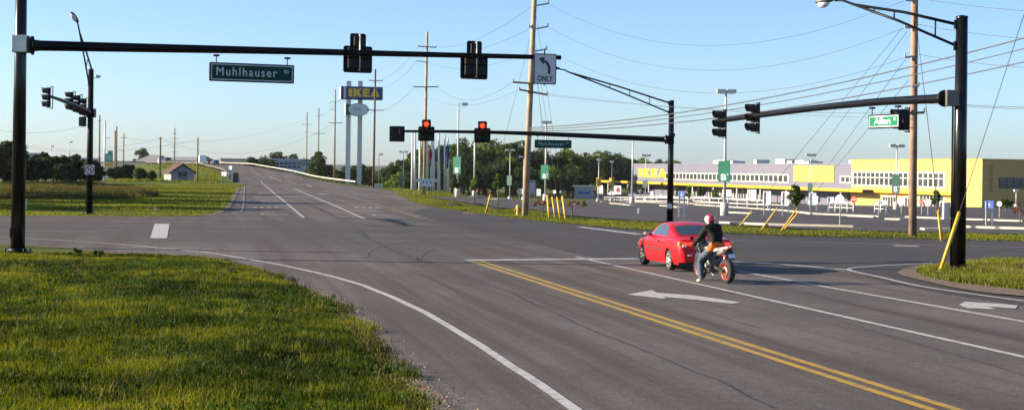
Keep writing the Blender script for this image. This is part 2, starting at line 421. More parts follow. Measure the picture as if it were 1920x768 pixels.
# cracks, tar seams and skid marks
tar = mat('tar_seam', (.022, .02, .02), .55); skid = mat('skid_rubber', (.030, .027, .026), .85, c2=(.062, .055, .05), scale=3)
def crack(pts, wd=.035, m=tar): return stripe('crack', cat_rom(G(pts), 5), wd, m, road, dz=.0275, wobble=.09)
crack([(800, 489), (850, 507), (910, 531), (970, 556), (1040, 589), (1110, 621), (1190, 652), (1290, 694), (1400, 742), (1450, 768)])
crack([(1130, 492), (1220, 512), (1330, 541), (1500, 583), (1640, 622), (1780, 664), (1920, 706)], .02)
crack([(1010, 500), (1140, 534), (1300, 580), (1420, 616)], .02)
crack([(1400, 517), (1480, 541), (1600, 572), (1760, 606), (1920, 640)], .03)
crack([(585, 385), (612, 398), (640, 410), (668, 426), (690, 446)], .05)
crack([(668, 433), (686, 444)], .09); crack([(690, 446), (735, 470), (765, 484), (800, 489)], .03)
for pts, wd in (([(683, 485), (684, 478), (692, 470), (712, 462), (740, 457), (790, 452), (860, 449)], .24), ([(785, 490), (788, 480), (800, 472), (815, 468)], .18), ([(700, 458), (745, 468), (775, 479), (783, 489)], .14)):
    stripe('skid_mark', cat_rom(G(pts), 6), wd, skid, road, dz=.0265, wobble=.1)

# parking lot, driveways
LOT = [(880, 372), (900, 371.5), (960, 376), (1040, 380), (1100, 377), (1115, 362), (1200, 362), (1330, 368), (1500, 381), (1700, 388), (2000, 392)]
LOTN = [(2000, 445), (1920, 441), (1700, 436), (1500, 431), (1350, 421), (1180, 415), (1065, 405), (1000, 394), (945, 391), (870, 380), (815, 372.5), (806, 370)]
lot = tag(drape(G(LOT) + [Vector((170, 150))] + G(LOTN), .07, 'parking_lot', lot_asphalt), kind='structure')
lot2 = tag(drape([Vector((44, 300)), Vector((20, 520)), Vector((30, 560)), Vector((120, 420)), Vector((190, 300)), Vector((175, 240)), Vector((80, 232))], .05, 'forecourt', lot_asphalt), kind='structure')
seg2 = lambda name, a, b, wd, m: stripe(name, G([a, b]), wd, m, lot, dz=.085)
seg2('lot_line', (1595, 429), (1617, 430), .3, wpaint); seg2('lot_line', (1650, 431), (1680, 432), .3, wpaint)
seg2('lot_line', (1095, 382), (1108, 382.5), .3, fpaint); seg2('lot_line', (1127, 383), (1142, 383.5), .3, fpaint)
# side driveway patch beyond the far road
tag(drape(G([(705, 356), (742, 364), (772, 373), (762, 377), (735, 375), (712, 366)]), .03, 'driveway', old_asphalt), kind='structure')

# right traffic island of soil and grass
ISL = [(1683, 514), (1692, 508), (1718, 501), (1768, 496), (1830, 493.5), (1920, 492), (2060, 492), (2060, 575), (1920, 559), (1850, 552.5), (1780, 541), (1725, 528), (1692, 520)]
dirt = mat('gravel_soil', (.125, .085, .058), .95, var=.35, scale=6, bump=.8, bscale=30)
isl_poly = cat_rom(G(ISL), 3)
isl = tag(drape(isl_poly, .06, 'island_soil', dirt), kind='structure')
# soil shoulder along the near grass corner
shoulder = tag(stripe('soil_shoulder', [p + Vector((0, 0)) for p in en], .22, dirt, None, dz=.024, wobble=.16, step=.25), kind='structure')
tag(stripe('soil_shoulder', el, .6, dirt, None, dz=.034, wobble=.3, step=.6), kind='structure')
# ------------------------------------------------------------------ signal poles, signals, signs
TXT = {}
def text_data(s):
    if s not in TXT:
        cu = bpy.data.curves.new('lettering', 'FONT'); cu.body = s; cu.resolution_u = 3; cu.space_character = 1.22 if s == 'Muhlhauser' else 1.0
        o = bpy.data.objects.new('lettering', cu); col.objects.link(o)
        dg = bpy.context.evaluated_depsgraph_get(); me = bpy.data.meshes.new_from_object(o.evaluated_get(dg))
        v = [tuple(x.co) for x in me.vertices]; f = [tuple(p.vertices) for p in me.polygons]
        bpy.data.objects.remove(o); bpy.data.curves.remove(cu); bpy.data.meshes.remove(me)
        xs = [p[0] for p in v]; ys = [p[1] for p in v]
        TXT[s] = ([(p[0] - min(xs), p[1]) for p in v], f, max(xs) - min(xs), max(ys))
    return TXT[s]
def text(mb, s, M, x, z, width, height, t=0.0, bold=0.0):
    """letters in the local x-z plane of M, lower-left at x,z, front at local -y = -t"""
    v, f, tw, th = text_data(s); old = mb.M; mb.M = M
    offs = [(0, 0)] if not bold else [(-bold, 0), (bold, 0), (0, bold), (0, -bold)]
    for k, (ox, oz) in enumerate(offs):
        mb.add([(x + p[0] / tw * width + ox, -t - k * .0006, z + p[1] / th * height + oz) for p in v], f, False)
    mb.M = old
def plate(mb, M, x0, x1, z0, z1, t0, t1, r=0):
    old = mb.M; mb.M = M
    if r: poly = [(cx + r * math.cos(a), cz + r * math.sin(a)) for (cx, cz, a0) in ((x1 - r, z1 - r, 0), (x0 + r, z1 - r, 90), (x0 + r, z0 + r, 180), (x1 - r, z0 + r, 270)) for a in (R(a0), R(a0 + 45), R(a0 + 90))]
    else: poly = [(x0, z0), (x1, z0), (x1, z1), (x0, z1)]
    mb.prism(poly, (0, 0, 0), (1, 0, 0), (0, 0, 1), t0, t1, nrm=(0, -1, 0)); mb.M = old

lens_dark = {k: mat('lens_' + k, c, .25) for k, c in (('red', (.09, .008, .006)), ('amber', (.10, .05, .005)), ('green', (.01, .06, .04)))}
lens_lit = mat('lens_red_lit', (.5, .03, .01), .3, emit=(1.0, .035, .008), estr=1.5)
visor_mat = mat('visor_black', (.018, .018, .018), .4)
def signal(name, M, layout, label, lit=(), group=None, plate_on=True, hanger=None):
    """layout: list of (x, z, colour); lens faces local -y of M"""
    root = empty(name, M.translation, label, 'traffic signal', group)
    xs = [a[0] for a in layout]; zs = [a[1] for a in layout]; h = .178
    if plate_on:
        b = MB(); m = .12
        if len(layout) == 5:
            lo = [a for a in layout if a[1] < max(zs) - .01]; zt = max(a[1] for a in lo) + h + .06; tx = layout[0][0]; zz = max(zs) + h + .1
            x0, x1, z0 = min(xs) - h - m, max(xs) + h + m, min(zs) - h - m
            w0 = tx - h - m * .8; w1 = tx + h + m * .8; r = .05
            poly = [(x0 + r, z0), (x1 - r, z0), (x1, z0 + r), (x1, zt - r), (x1 - r, zt), (w1, zt), (w1, zz - r), (w1 - r, zz), (w0 + r, zz), (w0, zz - r), (w0, zt), (x0 + r, zt), (x0, zt - r), (x0, z0 + r)]
            b.M = M; b.prism(poly, (0, 0, 0), (1, 0, 0), (0, 0, 1), -.004, .004, nrm=(0, -1, 0))
        else:
            plate(b, M, min(xs) - h - m, max(xs) + h + m, min(zs) - h - m, max(zs) + h + m, -.004, .004, .05)
        b.build('backplate', black, root)
    for k, (x, z, c) in enumerate(layout):
        b = MB(); b.M = M; b.box((x, .075, z), (.345, .2, .345), .035)
        b.lathe([(.165, -.03), (.165, -.065), (.155, -.07)], (x, 0, z), (0, 1, 0), 18)
        hs = b.build('housing', blackdull, root)
        b = MB(); b.M = M; b.lathe([(.0, -.095), (.08, -.085), (.15, -.05)], (x, 0, z), (0, 1, 0), 18)
        b.build('lens', lens_lit if k in lit else lens_dark[c], hs)
        b = MB(); b.M = M; n = 14; v = []
        for d in (0, 1):
            for rr in (.165, .158):
                for i in range(n + 1):
                    a = R(-50 + 280 * i / n); ln = -.05 - d * (.30 - .12 * (1 - math.sin(a)) * .5)
                    v.append((x + rr * math.cos(a), ln, z + rr * math.sin(a)))
        q = n + 1
        b.add(v, [f for i in range(n) for f in ((i, i + 1, 2 * q + i + 1, 2 * q + i), (q + i, 3 * q + i, 3 * q + i + 1, q + i + 1), (2 * q + i, 2 * q + i + 1, 3 * q + i + 1, 3 * q + i))], True)
        b.build('visor', visor_mat, hs)
    b = MB(); b.M = M; zc = (max(zs) + min(zs)) / 2; ht = max(zs) - min(zs) + .5
    bx = layout[0][0]
    b.tube([(bx, .27, zc - ht / 2), (bx, .27, zc + ht / 2)], .024, 8)
    for z in (zc - ht / 2 + .04, zc + ht / 2 - .04): b.tube([(bx, .27, z), (bx, .12, z)], .02, 8)
    if hanger: b.tube([(bx, .27, zc), hanger], .045, 8)
    b.build('bracket', steel if layout[0][2] == 'red' and len(layout) == 5 else black, root)
    return root
V3 = [(0, .36, 'red'), (0, 0, 'amber'), (0, -.36, 'green')]
DOG = [(0, .40, 'red'), (-.2, .02, 'amber'), (.2, .02, 'amber'), (-.2, -.34, 'green'), (.2, -.34, 'green')]

def name_sign(name, M, wd, ht, txt, suffix, label, panel, border, letter, edge, hang, tw, th, bold=.004, lx=None):
    root = empty(name, M.translation, label, 'street sign', 'street name signs on mast arms')
    b = MB(); plate(b, M, -wd / 2, wd / 2, -ht / 2, ht / 2, -.05, .05, .03); b.build('case', edge, root)
    b = MB(); plate(b, M, -wd / 2 + .045, wd / 2 - .045, -ht / 2 + .045, ht / 2 - .045, .05, .054); br = b.build('border', border, root)
    b = MB(); plate(b, M, -wd / 2 + .075, wd / 2 - .075, -ht / 2 + .075, ht / 2 - .075, .054, .058); b.build('panel', panel, root)
    b = MB(); text(b, txt, M, (-wd / 2 + .22) if lx is None else lx, -th * .42, tw, th, .062, bold); b.build('lettering', letter, root)
    b = MB(); text(b, suffix, M, wd / 2 - .14 - th * .75, th * .08, th * .62, th * .42, .062, bold * .4); b.build('suffix_lettering', letter, root)
    for s in (-1, 1):
        b = MB(); b.M = M; x = s * wd * .42
        b.tube([(x, 0, ht / 2 - .01), (x, 0, ht / 2 + hang)], .016, 8); b.box((x, 0, ht / 2 + hang), (.18, .12, .06)); b.build('hanger', black, root)
    return root

def pole_base(root, P, r):
    b = MB(); b.box((P.x, P.y, P.z + .05), (r * 3.4, r * 3.4, .07), .01); b.build('base_plate', black, root)
    for sx in (-1, 1):
        for sy in (-1, 1):
            b = MB(); b.tube([(P.x + sx * r * 1.35, P.y + sy * r * 1.35, P.z + .05), (P.x + sx * r * 1.35, P.y + sy * r * 1.35, P.z + .19)], .032, 8); b.build('bolt', black, root)
    b = MB(); b.tube([(P.x, P.y, P.z + .07), (P.x, P.y, P.z + .2)], [r * 1.45, r * 1.25], 16); b.build('base_collar', black, root)
def mast_arm(root, pts, r0, r1, clampM=None, cm=None):
    n = len(pts); P = cat3(pts, 5); m = len(P)
    b = MB(); b.tube(P, [r0 + (r1 - r0) * i / (m - 1) for i in range(m)], 14); b.lathe([(r1 * 1.08, 0), (r1 * 1.1, .06), (0, .07)], P[-1], P[-1] - P[-2], 14)
    a = b.build('mast_arm', black, root)
    d = (P[1] - P[0]).normalized()
    b = MB(); b.lathe([(0, -.02), (r0 * 1.75, -.02), (r0 * 1.75, .05), (r0 * 1.1, .07), (r0 * 1.02, .2)], P[0], d, 16); b.build('arm_flange', black, a)
    return a
def cat3(P, n=5):
    P = [Vector(p) for p in P]; out = []
    for i in range(len(P) - 1):
        a, b, c, d = P[max(i - 1, 0)], P[i], P[i + 1], P[min(i + 2, len(P) - 1)]
        for k in range(n):
            t = k / n; out.append(.5 * ((2 * b) + (c - a) * t + (2 * a - 5 * b + 4 * c - d) * t * t + (3 * b - a - 3 * c + d) * t ** 3))
    return out + [P[-1]]
def truss(root, up, lo, join, tip, r=.038, nst=4):
    """street light arm: upper tube up->join->tip, lower lo->join, struts; luminaire at the tip"""
    up, lo, join, tip = map(Vector, (up, lo, join, tip))
    b = MB(); b.tube([up, up.lerp(join, .5) + Vector((0, 0, .06)), join, join.lerp(tip, .6) + Vector((0, 0, .05)), tip], [r * 1.15, r * 1.1, r, r * .9, r * .85], 8)
    b.tube([lo, lo.lerp(join, .55) + Vector((0, 0, .05)), join], r, 8); a = b.build('luminaire_arm', black, root)
    for k in range(1, nst):
        t = k / nst; b = MB(); b.tube([up.lerp(join, t) + Vector((0, 0, .06 * (1 - abs(2 * t - 1)))), lo.lerp(join, t) + Vector((0, 0, .05 * (1 - abs(2 * t - 1))))], r * .6, 6); b.build('strut', black, a)
    for p in (up, lo):
        b = MB(); b.box(p, (.14, .14, .26), .01); b.build('arm_bracket', black, a)
    return a
def cobra(root, tip, d, ln=.62):
    d = Vector(d).normalized(); M = frame(tip, d)
    b = MB(); b.M = M; b.ell((ln * .45, 0, .02), (ln * .55, .17, .085), 14, 8); h = b.build('luminaire', mat('luminaire_shell', (.10, .10, .10), .4), root)
    b = MB(); b.M = M; b.ell((ln * .55, 0, -.05), (ln * .33, .13, .14), 12, 8); b.build('lens', mat('luminaire_glass', (.75, .72, .68), .15), h)
    return h

# ---- pole A: near left
PA = g(33, 481); PA.z += .08; ZA = PA.y
rootA = empty('signal_pole', PA, 'thick black signal pole on the near grass at the left edge of the view', 'signal pole')
b = MB(); b.tube([PA, PA + Vector((0, 0, 11.0))], [.215, .15], 20); b.build('shaft', mat('black_gloss', (.006, .0055, .005), .25, var=.3, scale=3, spec=.35), rootA)
pole_base(rootA, PA, .21)
b = MB(); b.box((PA.x, PA.y, PA.z - .06), (1.5, 1.3, .12), .02); b.build('footing', concrete, rootA)
a0 = at(60, 85.5, ZA); YE = 52.0
ptsA = [a0] + [at(x, y, ZA + (YE - ZA) * (x - 60) / 990.) for x, y in ((270, 90), (480, 94.5), (740, 101), (1048, 108))]
armA = mast_arm(rootA, ptsA, .165, .075)
b = MB(); q = at(40.5, 83, ZA); b.box((q.x, q.y, q.z), (.46, .5, .52), .02); b.build('arm_clamp', steel, rootA)
b = MB(); q = at(30, 83.5, ZA); b.box((q.x - .06, q.y, q.z), (.08, .12, .16), .01); b.build('clamp_bolt', black, rootA)
b = MB(); q = PA + Vector((.0, -.2, 1.0)); b.box((q.x - .17, q.y + .1, q.z - .35), (.06, .12, .3), .01); b.build('hand_hole_cover', black, rootA)
dirA = (ptsA[-1] - ptsA[0]); dirA.z = 0; dirA.normalize()
def armA_at(px): return ZA + (YE - ZA) * (px - 60) / 990.
sgb = mat('sign_green_shaded', (.003, .05, .035), .5, var=.1, scale=4, spec=.15)  # shaded copy of the street sign green; the shade is in the colour
navy = mat('sign_case_navy', (.005, .008, .02), .4, spec=.2)
name_sign('street_name_sign', frame(at(472.5, 137, armA_at(472) - .1), dirA), 2.74, .6, 'Muhlhauser', 'RD', 'wide green street name sign hanging from the near mast arm, reading Muhlhauser Rd', sgb, white_sign, white_sign, navy, .22, 1.95, .26)
backA = -dirA
for px, py, lab in ((671, 101, 'black five-lamp signal seen from behind, nearer the pole on the near mast arm'), (889, 114, 'black five-lamp signal seen from behind, beside the left arrow sign')):
    Y = armA_at(px) + .38
    signal('traffic_signal', frame(at(px, py, Y), backA), DOG, lab, group='five-lamp traffic signals')
# left-turn-only sign at the arm's end
M = frame(at(1022, 129.5, armA_at(1022) - .2), dirA); W, H = .84, 1.06
root = empty('turn_sign', M.translation, 'white left arrow ONLY sign at the tip of the near mast arm', 'road sign')
b = MB(); plate(b, M, -W / 2, W / 2, -H / 2, H / 2, -.006, .006, .05); b.build('border', mat('sign_black', (.015, .02, .035), .4), root)
b = MB(); plate(b, M, -W / 2 + .035, W / 2 - .035, -H / 2 + .035, H / 2 - .035, .006, .009, .04); b.build('panel', white_sign, root)
b = MB(); text(b, 'ONLY', M, -.28, -.42, .56, .18, .012, .008); b.build('lettering', MATS['sign_black'], root)
b = MB(); b.M = M; arc = [(.15, -.16), (.155, -.02), (.14, .08), (.09, .18), (.02, .245), (-.05, .27)]; v = []
for i, (x, z) in enumerate(arc):
    p = Vector(arc[min(i + 1, 5)]) - Vector(arc[max(i - 1, 0)]); n = Vector((-p.y, p.x)).normalized() * .05
    v += [(x + n.x, -.012, z + n.y), (x - n.x, -.012, z - n.y)]
b.add(v, [(2 * i, 2 * i + 1, 2 * i + 3, 2 * i + 2) for i in range(5)]); b.add([(-.26, -.0125, .36), (-.02, -.0125, .41), (-.06, -.0125, .14)], [(0, 1, 2)]); b.build('arrow', MATS['sign_black'], root)
b = MB(); b.M = M; b.tube([(0, .06, -H / 2 - .04), (0, .06, H / 2 + .16)], .025, 8); b.build('hanger', black, root)

# ---- pole C: near right
PC = g(1797, 515); PC.z += .09; YC = PC.y
rootC = empty('signal_pole', PC, 'black signal pole on the right traffic island with curved mast arm', 'signal pole')
topC = at(1803.5, 34, YC)
b = MB(); b.tube([PC, (PC.x, PC.y, topC.z)], [.2, .165], 20); b.lathe([(.175, 0), (.175, .05), (0, .09)], (PC.x, PC.y, topC.z), (0, 0, 1), 20); b.build('shaft', mat('black_gloss', (.010, .0095, .009), .22, var=.3, scale=3), rootC)
pole_base(rootC, PC, .2)
b = MB(); b.box((PC.x, PC.y, PC.z - .08), (1.2, 1.2, .12), .02); b.build('footing', concrete, rootC)
YCE = 60.0
def armC_Y(px): 
    t = (1775 - px) / 435.; return YC + (YCE - YC) * t ** 1.15 if t > 0 else YC
ptsC = [at(x, y, armC_Y(x)) for x, y in ((1772, 184.5), (1700, 188), (1640, 191.5), (1534, 202), (1440, 214), (1366, 224), (1345, 227))]
mast_arm(rootC, ptsC, .14, .085)
q = at(1784, 184, YC); b = MB(); b.box((q.x, q.y, q.z), (.36, .34, .46), .015); b.build('arm_clamp', mat('clamp_olive', (.12, .12, .10), .5), rootC)
b = MB(); x0 = PC.x - .24; b.tube([(x0, PC.y - .05, PC.z + .2), (x0, PC.y - .05, q.z - .2)], .028, 8); b.build('conduit', black, rootC)
tu, tl = at(1794, 46, YC), at(1793, 86, YC)
dirC = (ptsC[-1] - ptsC[0]); dirC.z = 0; dirC.normalize()
aC = truss(rootC, tu, tl, at(1602, 9, YC + 2.0), at(1566, 1, YC + 2.4), .04, 5)
cobra(rootC, at(1563, 0, YC + 2.4), at(1540, 4, YC + 2.6) - at(1563, 0, YC + 2.4), .6)
b = MB(); b.box((PC.x - .35, PC.y + .1, PC.z + 1.75), (.2, .16, .5), .02); b.build('control_box', mat('grey_box', (.6, .58, .54), .5), rootC)
dC = lambda px: (at(px - 5, 0, armC_Y(px - 5)) - at(px + 5, 0, armC_Y(px + 5)))
def dirc(px):
    d = dC(px); d.z = 0; return -d.normalized()
for px, py, lab in ((1351, 232, 'black three-lamp signal at the far left tip of the curved mast arm'), (1413, 221, 'black three-lamp signal just inside the tip of the curved mast arm'), (1690, 222, 'black three-lamp signal half hidden behind the Allen Rd sign')):
    Y = armC_Y(px); sc = .85 if px > 1600 else 1.0
    d = dirc(px)
    if px < 1600: d = (d + Vector((.18, 0, 0))).normalized()
    lay = [(x, z * (1 if px < 1600 else .6), c) for x, z, c in V3] if px < 1600 else V3[:2]
    if px > 1600: lay = [(0, .12, 'red'), (0, -.2, 'amber')]
    signal('traffic_signal', frame(at(px, py, Y + (.1 if px < 1600 else 1.6)), d), lay, lab, group='three-lamp traffic signals', plate_on=False)
dS = dirc(1659)
name_sign('street_name_sign', frame(at(1659, 227.5, armC_Y(1659) - .12), (dS + Vector((.12, 0, 0))).normalized()), 1.75, .44, 'Allen', 'RD', 'sunlit green street name sign under the curved mast arm, reading Allen Rd', mat('sign_green_sunlit', (.003, .15, .075), .45, spec=.2), white_sign, white_sign, black, .22, .92, .2, .008, lx=-.52)  # panel green is a brighter copy, sunlight put into the colour

# ---- pole D: far middle
PD = g(1256, 420); YD = PD.y
rootD = empty('signal_pole', PD, 'black signal pole on the verge before the parking lot, red signals on its arm', 'signal pole')
tD = at(1258.5, 190, YD)
b = MB(); b.tube([PD, (PD.x, PD.y, tD.z)], [.2, .16], 16); b.lathe([(.17, 0), (.17, .04), (0, .08)], (PD.x, PD.y, tD.z), (0, 0, 1), 16); b.build('shaft', MATS['black_gloss'], rootD)
pole_base(rootD, PD, .19)
ptsD = [at(x, y, YD + .5 * (1250 - x) / 520) for x, y in ((1249, 261.5), (1100, 254.5), (1000, 250.5), (920, 248), (815, 246.3), (733, 246))]
mast_arm(rootD, ptsD, .17, .07)
q = at(1257, 262, YD); b = MB(); b.box((q.x, q.y, q.z), (.42, .42, .5), .02); b.build('arm_clamp', black, rootD)
truss(rootD, at(1255, 193, YD), at(1255, 211, YD), at(1068, 136, YD - 1), at(1050, 130, YD - 1.1), .045, 5)
cobra(rootD, at(1050, 130, YD - 1.1), at(1030, 124, YD - 1.2) - at(1050, 130, YD - 1.1), .7)
b = MB(); q = at(1263, 253, YD); b.tube([at(1258, 253, YD), q], .02, 6); b.box(q, (.18, .2, .18), .02); b.build('sensor', black, rootD)
b = MB(); q = at(1255, 386, YD); b.box((q.x, q.y - .2, q.z), (.3, .06, .3), .01); b.build('notice_plate', white_sign, rootD)
for px, py, lab in ((799.5, 245, 'black five-lamp signal lit red in front of the tall utility pole'), (904.5, 248, 'black five-lamp signal lit red, nearer the middle of the far mast arm')):
    signal('traffic_signal', frame(at(px, py, YD + .2), (1, 0, 0)), DOG, lab, lit=(0,), group='five-lamp traffic signals')
signal('traffic_signal', frame(at(744.5, 251, YD + .4), (-1, 0, 0)), [(-.17, .18, 'red'), (.17, .18, 'amber'), (-.17, -.18, 'green'), (.17, -.18, 'green')], 'square black signal seen from behind at the far mast arm tip', group='five-lamp traffic signals')
name_sign('street_name_sign', frame(at(1037, 270, YD + .05), (1, .0, 0)), 2.25, .5, 'Muhlhauser', 'RD', 'small distant green street name sign on the far mast arm, Muhlhauser Rd', sgb, sgb, mat('sign_faded_blue', (.3, .45, .5), .5), navy, .25, 1.6, .22, .004)

# ---- pole B: far left
PBp = g(167, 403); YB = PBp.y
rootB = empty('signal_pole', PBp, 'black signal pole beyond the cross street at left, with foreshortened mast arm', 'signal pole')
tB = at(172, 131, YB)
b = MB(); b.tube([PBp, (PBp.x, PBp.y, tB.z)], [.21, .16], 16); b.lathe([(.17, 0), (.17, .04), (0, .08)], (PBp.x, PBp.y, tB.z), (0, 0, 1), 16); b.build('shaft', black, rootB)
pole_base(rootB, PBp, .2)
EB = 80.0
YBf = lambda t: YB + (EB - YB) * t
def armB(t): return at(169 + (92 - 169) * t, 212 + (180 - 212) * t ** .8, YBf(t))
mast_arm(rootB, [armB(t) for t in (0.02, .25, .5, .75, 1)], .17, .07)
q = at(171, 212, YB); b = MB(); b.box((q.x, q.y, q.z), (.5, .5, .55), .02); b.build('arm_clamp', black, rootB)
truss(rootB, at(173, 134, YB), at(167, 158, YB), at(149, 60, YB - 5.5), at(145, 42, YB - 6.5), .05, 3)
cobra(rootB, at(145, 42, YB - 6.5), Vector((-.25, -1, .75)), .9)
b = MB(); b.tube([at(175, 146, YB), at(183, 146, YB)], .02, 6); q = at(184.5, 143.5, YB); b.tube([at(183.5, 147, YB), at(183.5, 144, YB)], .02, 6); b.box(q, (.22, .3, .16), .03); b.build('detector_camera', alum, rootB)
for t, lab in ((.1, 'dark side-on signal right beside the far left pole'), (.25, 'dark side-on signal in the middle of the cluster on the far left arm'), (.42, 'outermost dark side-on signal of the cluster on the far left arm')):
    p = armB(t); signal('traffic_signal', frame(p + Vector((-.15, 0, .2)), Vector((.35, -1, 0)).normalized()), V3, lab, group='three-lamp traffic signals', plate_on=False)
signal('traffic_signal', frame(at(89, 183, EB), Vector((.3, -1, 0)).normalized()), V3, 'lone dark signal with white-edged backplate at the far left arm tip', group='three-lamp traffic signals')
root = empty('pedestrian_signal', at(157, 228, YB - .3), 'small dark pedestrian signal hanging below the far left mast arm', 'traffic signal')
b = MB(); M = frame(at(157, 228, YB - .3), Vector((.5, -1, 0)).normalized()); b.M = M; b.box((0, 0, 0), (.42, .25, .62), .03); hs = b.build('housing', blackdull, root)
b = MB(); b.M = M; b.box((0, -.16, .28), (.44, .2, .02)); b.box((.21, -.16, 0), (.02, .2, .56)); b.box((-.21, -.16, 0), (.02, .2, .56)); b.build('visor', visor_mat, hs)
b = MB(); b.M = M; b.tube([(0, .05, .3), (0, .05, .75), (.1, .35, .8)], .03, 8); b.build('bracket', black, root)
# no left turn sign
M = frame(at(168, 318, YB - .25), (1, 0, 0)); root = empty('no_turn_sign', M.translation, 'small white no left turn sign strapped to the far left signal pole', 'road sign')
b = MB(); plate(b, M, -.3, .3, -.3, .3, -.004, .004, .04); b.build('panel', white_sign, root)
ring = [(math.cos(R(15 * k)), math.sin(R(15 * k))) for k in range(24)]
b = MB(); b.M = M; b.add([(.27 * c, -.007, .27 * s) for c, s in ring] + [(.21 * c, -.007, .21 * s) for c, s in ring], [(k, (k + 1) % 24, 24 + (k + 1) % 24, 24 + k) for k in range(24)])
b.add([(-.17, -.0075, .20), (-.20, -.0075, .17), (.17, -.0075, -.20), (.20, -.0075, -.17)], [(0, 1, 2, 3)]); b.build('prohibition_ring', mat('sign_red_dark', (.20, .02, .03), .5), root)
b = MB(); b.M = M; b.add([(.05, -.0072, -.16), (.11, -.0072, -.16), (.11, -.0072, .08), (.05, -.0072, .08), (-.04, -.0072, .02), (-.04, -.0072, .08)], [(0, 1, 2, 3), (3, 2, 5, 4)]); b.add([(-.15, -.0071, .05), (-.03, -.0071, -.03), (-.03, -.0071, .13)], [(0, 1, 2)]); b.build('arrow', MATS['sign_black'], root)

# ------------------------------------------------------------------ utility poles and wires
ins = mat('insulator', (.35, .35, .36), .3)
def upole(px0, py0, pxt, pyt, Y, r0, r1, arms, label, m=wood, group='wooden utility poles', base=None, extra=0):
    B = base or at(px0, py0, Y); T = at(pxt, pyt, Y)
    if extra: T = T + (T - B).normalized() * extra
    B = Vector((B.x, B.y, terr(B.x, B.y) - .2))
    root = empty('utility_pole', B, label, 'utility pole', group)
    b = MB(); b.tube([B, B.lerp(T, .5), T], [r0, (r0 + r1) / 2, r1], 10); b.build('shaft', m, root)
    s = Y / F
    for (xa, ya, xb, yb, kind) in arms:
        A, C = at(xa, ya, Y - .15), at(xb, yb, Y - .15); b = MB()
        b.beam(A, C, .1, .12 if kind != 'd' else .1); ca = b.build('crossarm', wood if kind == 'w' else ins, root)
        for p in ((A, C) if kind == 'w' else (C,)):
            b = MB(); b.lathe([(.03, 0), (.07, .05), (.03, .12), (.07, .16), (.0, .24)], p, (0, 0, 1), 8); b.build('insulator', ins, ca)
    return root
P1 = g(984, 406)
U1 = upole(984, 406, 1002, 0, P1.y, .235, .17, [(1004, 11, 1028, 7, 'd'), (1002, 55, 1027, 50, 'd'), (1000, 97, 1025, 92, 'd'), (998, 50, 992, 51, 'd'), (962, 154, 1002, 157, 'w'), (974, 168, 1026, 178, 'w')], 'thick pale utility pole leaning beside the left arrow sign, guyed by yellow-sleeved wires', woodlt, base=P1, extra=2.2)
P7 = g(1711, 444)
U7 = upole(1711, 444, 1715, 0, P7.y, .2, .165, [(1712, 2, 1697, 0, 'd'), (1712, 52, 1697, 52, 'd'), (1712, 106, 1697, 108, 'd'), (1704, 212, 1733, 211, 'w'), (1710, 162, 1722, 162, 'd')], 'slim brown utility pole rising from the verge before the yellow building', mat('pole_wood_brown', (.27, .17, .11), .85, var=.3, scale=1.5, bump=.4), base=P7, extra=1.5)
U2 = upole(795, 372, 801, 60, 178, .2, .14, [(784, 87, 818, 89, 'w'), (781, 114, 802, 117, 'd'), (776, 163, 821, 163, 'w')], 'tall utility pole standing behind the left red signal', woodlt)
U3 = upole(700, 350, 704, 130, 243, .2, .14, [(692, 151, 717, 152, 'w'), (688, 206, 720, 207, 'w')], 'dark red-brown utility pole right of the tall blue sign', mat('pole_wood_red', (.13, .055, .035), .85, var=.3, scale=1.5))
U4 = upole(627, 334, 629, 168, 330, .2, .14, [(618, 192, 636, 189, 'd'), (618, 205, 630, 205, 'd'), (616, 230, 642, 230, 'w')], 'brown utility pole just left of the tall blue sign')
upole(597, 318, 598, 203, 430, .2, .15, [(592, 218, 606, 216, 'd'), (586, 250, 610, 250, 'w')], 'utility pole rising out of the bushy tree by the guardrail')
upole(575, 305, 576, 210, 520, .22, .16, [(570, 222, 577, 222, 'd'), (567, 233, 584, 233, 'w'), (568, 248, 577, 247, 'd')], 'distant utility pole left of the bushy tree by the guardrail')
upole(186, 325, 187, 216, 300, .18, .14, [(184, 226, 190, 226, 'd'), (183, 243, 187, 243, 'd')], 'darker of the two tall poles just right of the far left signal pole')
upole(196, 330, 197, 226, 260, .15, .12, [(197, 259, 207, 259, 'd')], 'paler slim pole with side lamp arm above the grey cabinet', alum)
upole(218, 325, 219, 237, 330, .2, .15, [(214, 246, 219, 246, 'd')], 'leaning pair-topped utility pole behind the green highway sign')
upole(215.5, 325, 216, 245, 332, .2, .18, [], 'shorter pole with grey transformer touching its taller neighbour')
upole(231, 318, 232.5, 250, 430, .2, .15, [(226, 258, 238, 258, 'w'), (228, 266, 232, 266, 'd'), (222, 280, 232, 282, 'w')], 'thin far pole with side arms above the long white building')
upole(300.5, 325, 301, 257, 330, .19, .14, [(297, 260, 305, 260, 'w')], 'utility pole just left of the small blue shed')
upole(327, 300, 328, 240, 620, .28, .2, [(323, 251, 332, 251, 'w'), (320, 259, 335, 260, 'w'), (320, 276, 335, 276, 'w'), (321, 285, 334, 285, 'w')], 'many-armed distant pole above the shed roof')
upole(370, 344, 371, 258, 268, .17, .13, [], 'dark bare pole just right of the small blue shed')
upole(-330, 470, -330, 120, 51, .27, .2, [(-345, 130, -315, 130, 'w')], 'utility pole beyond the left edge of the view')

